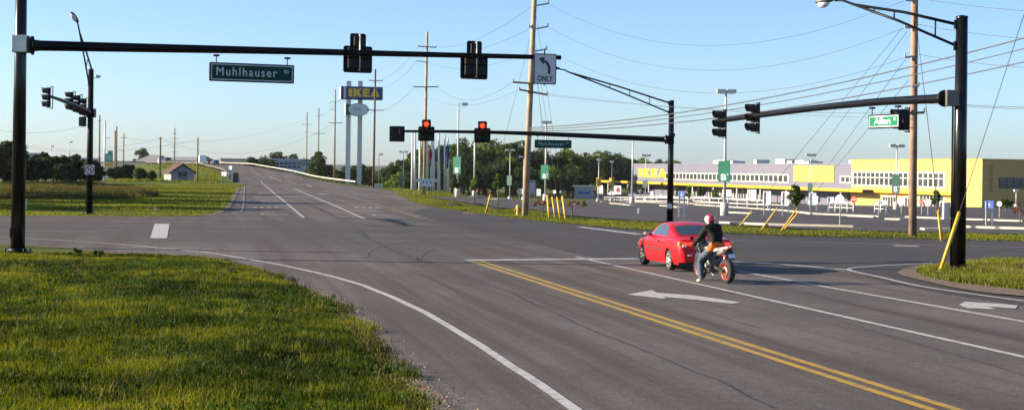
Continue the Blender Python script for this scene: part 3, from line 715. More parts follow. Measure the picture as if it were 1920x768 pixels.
def span(a, b, sag, r, label, n=20, m=wire):
    a, b = Vector(a), Vector(b); pts = []
    for k in range(n + 1):
        t = k / n; p = a.lerp(b, t); p.z -= sag * 4 * t * (1 - t); pts.append(p)
    mb = MB(); mb.tube(pts, r, 5)
    return tag(mb.build('overhead_wire', m), label, 'wire', 'overhead wires')
def span_px(a, b, c, Ya, Yb, r, label):
    """a wire from pixel a to b whose middle passes pixel c"""
    A, B = at(*a, Ya), at(*b, Yb); t = .5
    M_ = A.lerp(B, .5); C = at(*c, M_.y); 
    return span(A, B, max(0.0, M_.z - C.z), r, label)
Y1, Y7 = P1.y, P7.y
span(at(1028, 7, Y1), at(1697, 1, Y7), 2.55, .011, 'thin sagging wire at the very top between the two big utility poles')
span(at(1027, 50, Y1), at(1697, 52, Y7), 2.55, .011, 'middle sagging wire between the two big utility poles')
span(at(1026, 93, Y1), at(1697, 108, Y7), 2.35, .011, 'lowest long sagging wire between the two big utility poles')
span(at(1722, 46, Y7), at(2150, 76, 62), .3, .012, 'wire leaving the slim brown pole to the right above the street light arm')
span(at(1722, 102, Y7), at(2150, 128, 62), .3, .012, 'wire leaving the slim brown pole to the right below the street light arm')
span(at(1740, 0, Y7), at(2150, 28, 62), .2, .012, 'short wire crossing the top right corner')
span(at(1715, 190, Y7), at(2150, 200, 60), .15, .014, 'pair of low wires right of the slim pole, upper one')
span(at(1715, 192, Y7), at(2150, 205, 60), .15, .012, 'pair of low wires right of the slim pole, lower one')
for (a, b, lab, r) in (((988, 240), (2150, 8), 'uppermost thick cable crossing the right signal pole', .032), ((988, 243), (2150, 32), 'middle thick cable crossing the right signal pole', .024), ((988, 246), (2150, 62), 'lowest thick cable crossing the right signal pole', .028)):
    span(at(*a, Y1), at(*b, 58), .95, r, lab)
span(at(1026, 178, Y1), at(1712, 212, Y7), .35, .011, 'low faint wire from the pale pole toward the slim brown pole, upper')
span(at(1002, 172, Y1), at(1712, 222, Y7), .35, .009, 'low faint wire from the pale pole toward the slim brown pole, lower')
span(at(1000, 10, Y1), at(818, 88, 178), .9, .012, 'upper wire from the pale pole back to the pole behind the red signal')
span(at(998, 52, Y1), at(784, 88, 178), 1.2, .012, 'second wire from the pale pole back to the pole behind the red signal')
span(at(997, 96, Y1), at(802, 116, 178), 1.0, .012, 'third wire from the pale pole back to the pole behind the red signal')
span(at(962, 154, Y1), at(821, 163, 178), 1.4, .012, 'sagging crossarm wire from the pale pole to the pole behind')
span(at(974, 168, Y1), at(776, 163, 178), 1.6, .010, 'lower sagging crossarm wire from the pale pole to the pole behind')
span(at(784, 88, 178), at(704, 151, 243), 1.0, .014, 'upper wire joining the red signal pole line and the blue sign pole')
span(at(781, 115, 178), at(704, 165, 243), 1.0, .014, 'middle wire joining the red signal pole line and the blue sign pole')
span(at(777, 163, 178), at(690, 206, 243), 1.2, .014, 'lower wire joining the red signal pole line and the blue sign pole')
span(at(704, 151, 243), at(629, 192, 330), 1.0, .016, 'upper wire running behind the tall blue sign')
span(at(704, 206, 243), at(629, 230, 330), 1.2, .016, 'lower wire running behind the tall blue sign')
span(at(629, 192, 330), at(598, 216, 430), 1, .018, 'upper wire left of the tall blue sign')
span(at(629, 230, 330), at(598, 250, 430), 1, .018, 'lower wire left of the tall blue sign')
for (a, b, Ya, Yb, sg, lab) in (((-60, 248), (301, 259), 300, 330, 3, 'long thin wire low in the sky left of the shed'), ((301, 259), (628, 230), 330, 330, 5.0, 'long low wire over the shed and the road crest'), ((-60, 258), (371, 262), 280, 268, 2.4, 'second low wire at the far left'), ((232, 258), (576, 222), 430, 520, 4, 'faint far wire above the long white building'), ((-60, 232), (187, 226), 260, 300, 2, 'upper faint wire at the far left')):
    span(at(*a, Ya), at(*b, Yb), sg, .02 if Ya > 200 else .014, lab)
# guy wires with yellow sleeves
def guy(top, Yt, foot, sleeve, label, r=.05, wm=yellow):
    fpt = g(*foot); s = at(*sleeve, fpt.y + .3); T = at(*top, Yt)
    d = (T - fpt).normalized(); L0 = (s - fpt).length
    root = empty('guy_wire', fpt, label, 'guy wire', 'guy wires with yellow sleeves')
    b = MB(); b.tube([fpt - d * .1, fpt + d * L0], r, 8); b.build('sleeve', wm, root)
    b = MB(); b.tube([fpt + d * .2, T], .012, 5); b.build('cable', wire, root)
    return root
guy((997, 60), Y1, (911, 399), (920, 358), 'guy wire with single yellow sleeve left of the pale leaning pole', .075)
for k, (ft, sv, tp) in enumerate((((1030, 411), (1022, 364), (1001, 60)), ((1041, 411), (1036, 366), (1000, 100)), ((1050.5, 412), (1045, 366), (1001, 60)), ((1061, 413), (1054, 365), (1003, 12)))):
    guy(tp, Y1, ft, sv, ('leftmost', 'second from left', 'third from left', 'rightmost')[k] + ' of the four yellow sleeved guys right of the pale pole', .075 if k in (0, 3) else .055)
for ft, sv, tp, lab in (((1387, 423), (1419, 380), (1690, 55), 'leftmost'), ((1427, 431), (1463, 386), (1700, 60), 'second'), ((1464, 433), (1508, 397), (1700, 108), 'third'), ((1470, 430), (1514, 402), (1704, 150), 'rightmost')):
    guy(tp, Y7, ft, sv, lab + ' of the slanting yellow sleeved guys in front of the blue store', .04)
for ft, sv, lab in (((1765, 452), (1752, 391), 'left'), ((1766.5, 451), (1758, 389), 'right')):
    guy((1720, 60), Y7, ft, sv, lab + ' yellow sleeve of the pair beside the slim brown pole', .05)
guy((1975, -140), 42, (1760, 517), (1801, 401), 'yellow sleeved guy wire leaning across the right signal pole', .055)
# ------------------------------------------------------------------ buildings, tall sign, parking lot furniture
def wallmat(name, c, groove=.0, gs=1.0, rough=.55, horiz=False, d=.25):
    m = bpy.data.materials.new(name); m.use_nodes = True; MATS[name] = m
    t = m.node_tree; b = t.nodes['Principled BSDF']; N = t.nodes.new; L = t.links.new
    tc = N('ShaderNodeTexCoord'); n = N('ShaderNodeTexNoise'); n.inputs['Scale'].default_value = .25; n.inputs['Detail'].default_value = 6; L(tc.outputs['Object'], n.inputs['Vector'])
    x = N('ShaderNodeMix'); x.data_type = 'RGBA'; x.inputs[6].default_value = (*[k * .9 for k in c], 1); x.inputs[7].default_value = (*[min(1, k * 1.1) for k in c], 1); L(n.outputs[0], x.inputs[0])
    L(x.outputs[2], b.inputs['Base Color']); b.inputs['Roughness'].default_value = rough
    if groove:
        wv = N('ShaderNodeTexWave'); wv.wave_type = 'BANDS'; wv.bands_direction = 'Z' if horiz else 'Y'; wv.inputs['Scale'].default_value = gs; L(tc.outputs['Object'], wv.inputs['Vector'])
        bp = N('ShaderNodeBump'); bp.inputs['Strength'].default_value = groove; bp.inputs['Distance'].default_value = .08; L(wv.outputs[0], bp.inputs['Height']); L(bp.outputs[0], b.inputs['Normal'])
    return m
storeblue = wallmat('store_blue_panel', (.135, .13, .172), .35, .9)
storeyel = wallmat('store_yellow_panel', (.50, .325, .085), .25, 1.2, horiz=True)
yelband = mat('canopy_yellow', (.52, .31, .018), .5, var=.08, scale=.5)
glass = mat('window_glass', (.05, .06, .07), .08, var=.3, scale=.4, spec=.8)
frame_w = mat('window_frame_white', (.42, .40, .35), .5)
soffit = mat('soffit_dark', (.05, .05, .06), .8)
red_l = mat('letter_red', (.35, .06, .03), .5)
FB = -5.4
S0 = Vector((41, 504)); Sd = Vector((39, -154)).normalized(); Sn = Vector((Sd.y, -Sd.x))   # outward, towards the left
if Sn.x > 0: Sn = -Sn
def fs(px):
    k = (px - 960) / F; return (S0.y * k - S0.x) / (Sd.x - Sd.y * k)
def fz(px, py):
    s = fs(px); Y = (S0 + Sd * s).y; return at(px, py, Y).z
def FP(s, out, z): p = S0 + Sd * s + Sn * out; return Vector((p.x, p.y, z))
def fbox(mb, s0, s1, o0, o1, z0, z1):
    v = [FP(s, o, z) for z in (z0, z1) for o in (o0, o1) for s in (s0, s1)]
    mb.add(v, [(0, 2, 3, 1), (4, 5, 7, 6), (0, 1, 5, 4), (2, 6, 7, 3), (0, 4, 6, 2), (1, 3, 7, 5)], False)
store = empty('store_building', FP(80, 0, FB), 'long blue and yellow store with big yellow letters behind the parking lot', 'building')
sY = fs(1605); sE = fs(1852); ZT = 4.8; ZTY = 5.75
b = MB(); fbox(b, 0, sY, -70, 0, FB - 1, ZT); b.build('blue_wall', storeblue, store)
b = MB(); fbox(b, -.1, sY, -70.1, .12, ZT, ZT + .25); b.build('roof_edge', mat('roof_trim', (.17, .17, .22), .5), store)
b = MB(); fbox(b, sY, sE, -70, 1.2, FB - 1, ZTY); b.build('yellow_block', storeyel, store)
b = MB(); fbox(b, sY - .1, sE + .1, -70.1, 1.32, ZTY, ZTY + .2); b.build('roof_edge', yelband, store)
def winrow(px0, px1, zb, zt, n, out, name='window', fr=.28, mid=None):
    a, e = fs(px0), fs(px1)
    b = MB(); fbox(b, a - .5, e + .5, out + .003, out + .06, zb - .35, zt + .35); band = b.build('window_band', frame_w, store)
    for k in range(n):
        x0 = a + (e - a) * (k + .12) / n; x1 = a + (e - a) * (k + .88) / n
        for q0, q1 in ([(zb, zt)] if mid is None else [(zb, mid - .12), (mid + .12, zt)]):
            b = MB(); fbox(b, x0, x1, out + .06, out + .075, q0, q1); b.build(name, glass, band)
winrow(1248, 1478, fz(1440, 339.5), fz(1440, 328.5), 30, 0)
winrow(1577, 1602, fz(1590, 341), fz(1590, 332), 3, 0)
winrow(1609, 1780, fz(1690, 347.5), fz(1690, 324.5), 19, 1.2, mid=fz(1690, 333.5))
b = MB(); fbox(b, fs(1489), fs(1565), 0, .15, fz(1527, 341), fz(1527, 310)); bn = b.build('banner', mat('banner_yellow', (.50, .36, .07), .5), store)
for k, (xa, xb, yy) in enumerate(((1493, 1530, 321), (1533, 1556, 320.5), (1498, 1515, 336), (1540, 1562, 331))):
    b = MB()
    n = 7 if k < 2 else 4
    for i in range(n):
        x0 = xa + (xb - xa) * i / n; fbox(b, fs(x0), fs(x0 + (xb - xa) / n * .6), .15, .17, fz(xa, yy + .8), fz(xa, yy - .7))
    b.build('banner_lettering', mat('banner_letter', (.55, .40, .08), .5), bn)
# canopy
cz = fz(1480, 352); b = MB(); fbox(b, fs(1157) - 6, fs(1656), 0, 5.0, cz - .35, cz + .28); can = b.build('canopy', soffit, store)
b = MB(); fbox(b, fs(1157) - 6.1, fs(1656) + .1, 5.0, 5.15, cz - .3, cz + .42); b.build('fascia', yelband, can)
for px in (1163, 1201, 1241, 1285, 1325, 1365, 1410, 1455, 1505, 1555, 1609):
    s = fs(px); b = MB(); p0, p1 = FP(s, 4.3, FB - .3), FP(s, 4.3, cz - .35); b.tube([p0, p1], .22, 8); b.build('column', white, store)
b = MB(); fbox(b, sY, sE - 8, 1.2, 2.4, cz - .3, cz + .25); b.build('ledge', yelband, store)
# ground floor glazing under the canopy
for a, e, n in ((1262, 1276, 3), (1296, 1322, 5), (1330, 1350, 4), (1376, 1400, 5), (1410, 1432, 5)):
    winrow(a, e, FB + .4, FB + 3.6, n, 0, mid=FB + 2.7)
winrow(1665, 1690, FB + .1, FB + 3.0, 5, 1.2); winrow(1702, 1728, FB + .1, FB + 3.0, 5, 1.2); winrow(1735, 1780, FB + .2, FB + 3.6, 7, 1.2, mid=FB + 2.6)
b = MB(); fbox(b, fs(1640), fs(1785), 1.2, 1.5, FB + 3.9, FB + 4.5); b.build('entrance_header', storeyel, store)
def ftext(s, px0, px1, py0, py1, out, m, name, bold=.05):
    s0, s1 = fs(px0), fs(px1); z0, z1 = fz((px0 + px1) / 2, py1), fz((px0 + px1) / 2, py0)
    o = FP(s0, out, z0); M = Matrix.Identity(4); x = Vector((Sd.x, Sd.y, 0)); y = Vector((-Sn.x, -Sn.y, 0))
    M = Matrix((x, y, (0, 0, 1))).transposed().to_4x4(); M.translation = o
    b = MB(); text(b, s, M, 0, 0, s1 - s0, z1 - z0, 0, bold); b.build(name, m, store)
ftext('ENTRANCE', 1676, 1704, 362, 366, 1.55, red_l, 'entrance_lettering', .04)
# big slab letters
LET = {'I': [[(0, 0), (.5, 0), (.5, 1), (0, 1)]],
       'K': [[(0, 0), (.4, 0), (.4, 1), (0, 1)], [(.4, .42), (.4, .68), (.62, 1), (1.1, 1), (.72, .55)], [(.4, .42), (.72, .55), (1.15, 0), (.66, 0)]],
       'E': [[(0, 0), (.36, 0), (.36, 1), (0, 1)], [(.36, 0), (.9, 0), (.9, .26), (.36, .26)], [(.36, .39), (.82, .39), (.82, .62), (.36, .62)], [(.36, .75), (.9, .75), (.9, 1), (.36, 1)]],
       'A': [[(0, 0), (.4, 0), (.72, 1), (.42, 1)], [(.42, 1), (.72, 1), (1.18, 0), (.78, 0)], [(.3, .17), (.9, .17), (.82, .36), (.38, .36)]]}
def slab_word(o, ux, uz, total_w, ht, nrm, t0, t1, m, parent, name):
    x = 0; adv = {'I': .62, 'K': 1.22, 'E': 1.0, 'A': 1.18}; tot = sum(adv[c] for c in 'IKEA') - .05; sx = total_w / tot
    for ch in 'IKEA':
        b = MB()
        for k, poly in enumerate(LET[ch]): b.prism([((x + p[0]) * sx, p[1] * ht) for p in poly], o, ux, uz, t0, t1 + k * .004, nrm=nrm)
        b.build(name, m, parent); x += adv[ch]
slab_word(FP(fs(1197), 0, fz(1223, 332.5)), (Sd.x, Sd.y, 0), (0, 0, 1), fs(1250) - fs(1197), fz(1223, 316) - fz(1223, 332.5), (Sn.x, Sn.y, 0), .02, .07, mat('letter_yellow', (.75, .52, .02), .45), store, 'letter')
# side wall lettering (turned on its side) and window on the shaded yellow end wall
ex = Vector((-Sn.x, -Sn.y)); E0 = S0 + Sd * sE
def EP(a, out, z): p = E0 + ex * (a - 1.2) + Sd * out; return Vector((p.x, p.y, z))
def ea(px):
    k = (px - 960) / F; q = E0 - ex * 1.2; return (q.x - k * q.y) / (k * ex.y - ex.x)
Ye = 290
b = MB(); v, f, tw, th = text_data('entrance'); z1, z0 = at(1858, 309, Ye).z, at(1858, 360, Ye).z; a0_, a1_ = ea(1854.5), ea(1862.5)
b.add([EP(a0_ + p[1] / th * (a1_ - a0_), .03 + (0), z1 + (z0 - z1) * p[0] / tw) for p in v], f); b.build('side_lettering', red_l, store)
def ebox(mb, a0, a1, t0, t1, z0, z1):
    vv = [EP(a, t, z) for z in (z0, z1) for t in (t0, t1) for a in (a0, a1)]
    mb.add(vv, [(0, 2, 3, 1), (4, 5, 7, 6), (0, 1, 5, 4), (2, 6, 7, 3), (0, 4, 6, 2), (1, 3, 7, 5)], False)
z0, z1 = at(1890, 353.5, Ye).z, at(1890, 333, Ye).z
b = MB(); ebox(b, ea(1873), ea(1873) + 16, .0, .05, z0, z1); sw = b.build('window_band', mat('mullion_dark', (.05, .05, .06), .5), store)
for k in range(10):
    b = MB(); ebox(b, ea(1873) + .15 + k * 1.6, ea(1873) + 1.5 + k * 1.6, .05, .07, z0 + .15, z1 - .15); b.build('window', glass, sw)
for px, w_, h_ in ((1312, 4, .9), (1322, 6, 1.0), (1338, 4, .8), (1384, 2, 1.1), (1430, 6, 1.2), (1447, 3, .7), (1465, 5, .9), (1478, 3, .6), (1563, 4, .9), (1585, 3, .7)):
    s = fs(px); b = MB(); fbox(b, s - w_ / 2, s + w_ / 2, -9, -5, ZT, ZT + h_ + .3); b.build('roof_unit', white, store)

# ---- tall roadside sign on two masts
YS = 330.
rootS = empty('pylon_sign', Vector((at(665, 330, YS).x, YS, terr(at(665, 330, YS).x, YS))), 'tall roadside sign, blue box with yellow letters on two white masts', 'sign')
sx = at(665, 200, YS)
for px, dy in ((654.5, 0), (676, 3)):
    p = at(px, 152, YS + dy); b = MB(); b.box((p.x, p.y, (p.z + terr(p.x, p.y) - 1) / 2), (.95, .95, p.z - terr(p.x, p.y) + 1)); b.build('mast', white, rootS)
ul, ur = at(640, 161.5, YS - 1.4), at(718, 165, YS + .6); bl = at(640, 185.5, YS - 1.4)
ux = Vector((ur.x - ul.x, ur.y - ul.y, 0)); wS = ux.length; ux.normalize(); nS = ux.cross(Vector((0, 0, 1))); hS = ul.z - bl.z
oS = Vector((ul.x, ul.y, bl.z))
sblue = mat('sign_blue', (.02, .035, .16), .5, var=.1, scale=.6)
b = MB(); b.prism([(0, 0), (wS, 0), (wS, hS), (0, hS)], oS, ux, (0, 0, 1), -3.0, 0, nrm=nS); box = b.build('sign_box', sblue, rootS)
b = MB(); e0 = oS - ux * .01; b.prism([(0, .1), (3.0, .1), (3.0, hS - .1), (0, hS - .1)], e0 - nS * 3.0 + nS * 0.0, nS, (0, 0, 1), 0, .12, nrm=-ux); b.build('end_panel', mat('sign_cream', (.75, .68, .5), .5), box)
b = MB(); b.prism([(.55, .12), (1.0, .12), (1.0, hS - .12), (.55, hS - .12)], oS, ux, (0, 0, 1), .0, .05, nrm=nS); b.build('white_stripe', white_sign, box)
slab_word(oS + ux * 1.6 + Vector((0, 0, hS * .2)), ux, (0, 0, 1), wS - 2.4, hS * .64, nS, .01, .12, mat('letter_gold', (.75, .5, .03), .45), box, 'letter')
rootO = empty('oval_sign', at(671, 205, YS - 1.8), 'pale oval sign with green end, mounted below the tall blue sign', 'sign')
oc = at(672, 205.5, YS - 1.7); n_ = 32
ell_ = [(2.35 * math.cos(2 * math.pi * k / n_), 1.42 * math.sin(2 * math.pi * k / n_)) for k in range(n_)]
b = MB(); b.prism(ell_, oc, ux, (0, 0, 1), -1.6, 0, nrm=nS); b.build('sign_body', mat('sign_teal', (.02, .14, .11), .5), rootO)
b = MB(); b.prism([(a * .95, c * .94) for a, c in ell_], oc, ux, (0, 0, 1), 0, .04, nrm=nS); b.build('face', mat('oval_face', (.62, .66, .66), .5), rootO)
b = MB()
for k in range(5): b.prism([(-1.2 + k * .34, -.3 + .1 * (k % 2)), (-.95 + k * .34, -.3 + .1 * (k % 2)), (-.8 + k * .36, .45), (-1.05 + k * .36, .45)], oc, ux, (0, 0, 1), .04, .05, nrm=nS)
b.build('face_mark', mat('oval_mark', (.35, .45, .47), .5), rootO)
b = MB(); b.prism([(-2.75, -1.3), (-1.75, -1.05), (-1.75, 1.05), (-2.75, 1.3)], oc, ux, (0, 0, 1), -1.55, -.1, nrm=nS); b.build('end_box', mat('sign_green_box', (.02, .1, .06), .5), rootO)
b = MB(); p = oc - ux * 2.76; b.prism([(-1.2, -1.25), (0, -1.25), (0, 1.25), (-1.2, 1.25)], p, nS, (0, 0, 1), 0, .1, nrm=-ux); b.build('end_panel', white_sign, rootO)

# ---- flagpoles
for k, (px, yt, yb, flag) in enumerate(((773.5, 249, 355, None), (778, 250, 355, None), (787.5, 250, 357, ((.7, .42, .03), 262, 300)), (801.5, 262, 355, ((.35, .02, .03), 277, 308)), (809.5, 255, 357, None), (813, 258, 357, None), (823, 252, 359, ((.05, .06, .12), 285, 305)), (834, 256, 358, ((.05, .09, .22), 270, 312)), (840, 262, 359, None))):
    Y = 262 + (k % 3) * 5; B = at(px, yb, Y); B.z = terr(B.x, B.y); T = at(px, yt, Y)
    lab = ('first', 'second', 'third', 'fourth', 'fifth', 'sixth', 'seventh', 'eighth', 'ninth')[k] + ' white flagpole from the left' + (', limp %s flag' % ('yellow' if k == 2 else 'red' if k == 3 else 'dark' if k == 6 else 'blue') if flag else ', bare')
    root = empty('flagpole', B, lab, 'flagpole', 'white flagpoles by the lot entrance')
    b = MB(); b.tube([B, T], [.32 if k not in (3, 7) else .2, .14], 10); b.build('mast', white if k != 7 else alum, root)
    b = MB(); b.ell(T + Vector((0, 0, .12)), (.16, .16, .16), 8, 6); b.build('finial', alum, root)
    if flag:
        c, y0, y1 = flag; zt_, zb_ = at(px, y0, Y).z, at(px, y1, Y).z; b = MB(); v = []; n = 10
        for j in range(9):
            t = j / 8; z = zt_ + (zb_ - zt_) * t
            for i in range(n):
                u = i / (n - 1); v.append((B.x + .2 + .55 * u * (1 - .35 * t) + .06 * math.sin(t * 9 + u * 5), B.y + .22 * math.sin(u * 9 + t * 2.0), z - .5 * u))
        b.add(v, [(j * n + i, j * n + i + 1, (j + 1) * n + i + 1, (j + 1) * n + i) for j in range(8) for i in range(n - 1)], True); b.build('flag', mat('flag_%d' % k, c, .8, var=.1), root)

# ---- lot lights
lamp_grey = mat('lamp_head', (.62, .6, .56), .5, .2)
sgn = mat('lot_sign_green', (.004, .115, .07), .5, var=.06, scale=1, spec=.2); sgd = mat('lot_sign_green_shade', (.004, .06, .045), .5)  # second green is the shaded copy, its shade put into the colour
def lot_light(pb, pt, Y, heads, label, sign=None, base_h=.9, r=.09, letter=None):
    B = at(*pb, Y); B.z = terr(B.x, B.y); T = at(*pt, Y); T.x = B.x + (T.x - B.x) * .2
    root = empty('lot_light', B, label, 'lamp post', 'parking lot lamp posts')
    b = MB(); b.tube([B - Vector((0, 0, .3)), B + Vector((0, 0, base_h))], .34, 14); b.build('footing', concrete, root)
    b = MB(); b.tube([B + Vector((0, 0, base_h)), (B.x, B.y, T.z)], [r, r * .75], 10); b.build('shaft', alum, root)
    for hx in heads:
        b = MB(); b.box((B.x + hx, B.y, T.z), (.75, .5, .34), .04); h = b.build('lamp_head', lamp_grey, root)
        b = MB(); b.box((B.x + hx, B.y, T.z - .19), (.55, .4, .05)); b.build('lens', MATS['luminaire_glass'], h)
        b = MB(); b.beam((B.x, B.y, T.z + .02), (B.x + hx * .6, B.y, T.z + .02), .07, .07); b.build('bracket', alum, root)
    if sign:
        x0, y0, x1, y1, m = sign; A, C = at(x0, y0, Y - .2), at(x1, y1, Y - .2); W_, H_ = C.x - A.x, A.z - C.z
        M = frame((B.x - .09, B.y - .12, (A.z + C.z) / 2), (.8, -.6, 0)); W_ *= 1.2
        b = MB(); plate(b, M, -W_ / 2, W_ / 2, -H_ / 2, H_ / 2, -.03, .03); sg = b.build('aisle_sign', m, root)
        if letter:
            b = MB(); text(b, 'B', M, -W_ * .22, -H_ * .42, W_ * .42, H_ * .28, .034, .02); text(b, letter, M, W_ * .24, -H_ * .2, W_ * .14, H_ * .1, .034); b.build('lettering', white_sign, sg)
    return root
lot_light((1358, 412), (1358.5, 171), 123, (-.4, .45), 'tall twin-head lamp post with big green B sign behind the motorcyclist', (1348, 301, 1368, 341, sgn), 1.15, .12, '4')
lot_light((857.5, 376), (865, 195), 180, (.75,), 'lamp post with green B sign and one head, left of the second red signal', (852, 294, 867, 326, sgn), 1.1, .13, '6')
lot_light((1022, 388), (1028, 229), 205, (-.3, .4), 'lamp post with green B sign behind the pale leaning pole', (1015.5, 309, 1030.5, 336, sgn), 1.0, .13, '5')
lot_light((889, 365), (891, 240), 235, (), 'plain lamp post directly under the second red signal', None, 1.0, .15)
lot_light((955.5, 364), (956.5, 281), 290, (-.6, .6), 'twin-head lamp post with dark green sign left of the pale pole', (951.5, 329, 960.5, 347, sgd))
lot_light((981, 366), (982, 294), 300, (-.6,), 'lamp post mostly hidden behind the pale leaning pole')
lot_light((756, 345), (756.5, 284.5), 330, (-.6, .6), 'twin-head lamp post with dark green sign left of the flagpoles', (752, 329, 761, 341, sgd))
lot_light((710, 345), (711, 289), 330, (.5,), 'slim single lamp post right of the dark red utility pole')
for px, c in ((1122, 'left'), (1146.5, 'right')):
    root = lot_light((px, 372), (px + 1, 299 if c == 'left' else 303), 290, (0,), c + ' of the two lamp posts with yellow drums at the tree line')
    B = root.location; b = MB(); z = at(px, 340, 290).z; b.tube([(B.x, B.y, z - .9), (B.x, B.y, z + .7)], .48, 12); b.build('drum', yellow, root)
lot_light((1185, 378), (1189, 252), 200, (), 'thin bare lamp mast at the left end of the store', None, .9, .11)
lot_light((1210, 378), (1212, 291), 255, (-.45, .45), 'small twin-head lamp post in front of the big yellow letters', (1206, 338, 1215, 352, sgd))
lot_light((1519, 394), (1519.5, 290), 235, (-.45, .45), 'twin-head lamp post in front of the yellow banner', (1515, 343, 1523, 358, sgd))
lot_light((1680, 402), (1686, 273), 175, (-.5, .5), 'twin-head lamp post with two dark green signs left of the slim brown pole', (1678, 327, 1690, 362, sgd), .95, .1, '3')
lot_light((1905, 395), (1906, 357), 240, (0,), 'short lamp post against the shaded yellow end wall', None, .6)
lot_light((95, 330), (101, 274), 420, (.4,), 'right of the two small lamps above the left thicket', None, .5, .12)
lot_light((130, 330), (128, 266), 420, (.4,), 'left-leaning taller lamp above the left thicket', None, .5, .12)

# ---- lot signs
post_g = mat('sign_post', (.62, .6, .56), .5, .2, var=.1)
signgrey = mat('sign_back_grey', (.42, .44, .46), .45, .3)
blueacc = mat('sign_access_blue', (.03, .10, .40), .5); redsg = mat('stop_red', (.45, .05, .05), .5)
def lot_sign(px, yt, yb, yfoot, wpx, kind, label, posts=2, cat='sign'):
    ft = g(px, yfoot); Y = ft.y; s = Y / F
    A, C = at(px - wpx / 2, yt, Y), at(px + wpx / 2, yb, Y); W_, H_ = C.x - A.x, A.z - C.z; zc = (A.z + C.z) / 2
    root = empty('lot_sign', ft, label, cat, 'small signs in the parking lot')
    xs = [-W_ * .42, W_ * .42] if posts == 2 else [0]
    for x in xs:
        b = MB(); b.box((ft.x + x, ft.y, (ft.z - .2 + A.z - .05) / 2), (.1 if posts == 2 else .07, .07, A.z - .05 - ft.z + .2)); b.build('post', post_g, root)
    M = frame((ft.x - .05, ft.y - .06, zc), (.8, -.6, 0)); W_ *= 1.2; b = MB()
    if kind in ('round', 'stop', 'octback'):
        n = 8 if kind != 'round' else 20; rr = H_ / 2
        b.M = M; b.prism([(rr * math.cos(2 * math.pi * (k + .5) / n), rr * math.sin(2 * math.pi * (k + .5) / n)) for k in range(n)], (0, 0, 0), (1, 0, 0), (0, 0, 1), -.015, .015, nrm=(0, -1, 0))
        b.build('panel', {'round': white_sign, 'stop': redsg, 'octback': signgrey}[kind], root)
        if kind == 'stop': b = MB(); text(b, 'STOP', M, -rr * .7, -rr * .3, rr * 1.4, rr * .6, .02); b.build('lettering', white_sign, root)
    else:
        plate(b, M, -W_ / 2, W_ / 2, -H_ / 2, H_ / 2, -.02, .02, .03)
        b.build('panel', {'white': white_sign, 'blue': blueacc, 'grey': signgrey, 'noentry': white_sign, 'greyblue': mat('sign_shade', (.35, .42, .5), .5)}[kind], root)  # sign_shade is a pale panel with blue-grey shade in its colour
        if kind == 'noentry':
            b = MB(); b.M = M; rr = min(W_, H_) * .3; n = 20; b.prism([(rr * math.cos(2 * math.pi * k / n) + W_ * .1, rr * math.sin(2 * math.pi * k / n)) for k in range(n)], (0, 0, 0), (1, 0, 0), (0, 0, 1), .02, .024, nrm=(0, -1, 0)); b.build('disc', mat('sign_darkred', (.16, .02, .03), .5), root)
        if kind == 'blue':
            b = MB(); b.M = M; k = H_ * .28
            b.lathe([(k * .62, -.026), (k * .48, -.026)], (-.02, 0, -k * .4), (0, 1, 0), 16); b.add([(-k * .15, -.027, k * 1.0), (k * .15, -.027, k * 1.0), (k * .12, -.027, -k * .1), (k * .8, -.027, -k * .7), (k * .62, -.027, -k * .8), (-k * .15, -.027, 0)], [(0, 1, 2, 5), (2, 3, 4, 5)]); b.build('wheelchair_mark', white_sign, root)
    return root
for args in ((1438.5, 358, 383, 405, 13, 'white', 'blank white two-post panel left of the small lot tree'), (1473, 359, 384, 407, 13, 'white', 'blank white two-post panel touching the small lot tree'),
             (1125, 347, 363, 376, 10, 'white', 'blank white panel under the left yellow drum'), (1158, 348, 364, 376, 13, 'noentry', 'white panel with dark red disc by the canopy end'),
             (1278, 358, 371, 409, 11, 'blue', 'blue wheelchair parking sign right of the far signal pole'), (1855, 376, 391, 424, 14, 'blue', 'blue wheelchair parking sign right of the near right pole'),
             (1558, 369, 379, 399, 11, 'greyblue', 'grey-blue two-post sign left of the octagon sign back'), (1524, 361, 384, 396, 12, 'greyblue', 'tall greenish grey sign back below the banner lamp post'),
             (1655, 375, 383, 404, 17, 'greyblue', 'wide grey-blue sign left of the twin green signs'), (1363, 355, 368, 385, 16, 'white', 'wide white panel just right of the big B lamp post'), (1410, 355, 374, 386, 15, 'white', 'wide white panel before the store doors'),
             (977, 353, 364, 376, 8, 'grey', 'small grey sign left of the pale leaning pole'), (1010, 354, 367, 374, 8, 'greyblue', 'small shaded sign between pale pole and B lamp'), (1222, 358, 372, 377, 6, 'white', 'small white box sign beside the store corner')):
    lot_sign(*args)
for args in ((1532, 367, 382, 396, 12, 'round', 'white round sign below the banner lamp'), (1740, 373, 386, 404, 11, 'round', 'bright white round sign right of the slim brown pole'), (1874, 377, 387, 408, 9, 'round', 'white round sign near the yellow end wall'),
             (1690, 370, 385, 401, 10, 'round', 'white round sign left of the slim brown pole'), (1728, 374, 384, 403, 9, 'stop', 'red stop sign right of the slim brown pole'), (1601, 367, 380, 399, 10, 'stop', 'dark red stop sign in front of the store wall'),
             (1575, 364, 384, 424, 14, 'octback', 'grey back of an octagon sign on a tall thin post'), (1223, 358, 366, 377, 8, 'stop', 'pinkish stop sign near the big yellow letters'), (1071, 354, 362, 370, 7, 'stop', 'tiny stop sign before the parked cars at the tree line'),
             (1240, 364, 371, 381, 7, 'octback', 'small tan octagon sign back left of the far signal pole'), (1045, 351, 357, 370, 6, 'round', 'tiny white round sign above the yellow guy sleeves'), (1040, 356, 363, 372, 6, 'round', 'lower tiny round sign above the yellow guy sleeves')):
    lot_sign(*args, posts=1)
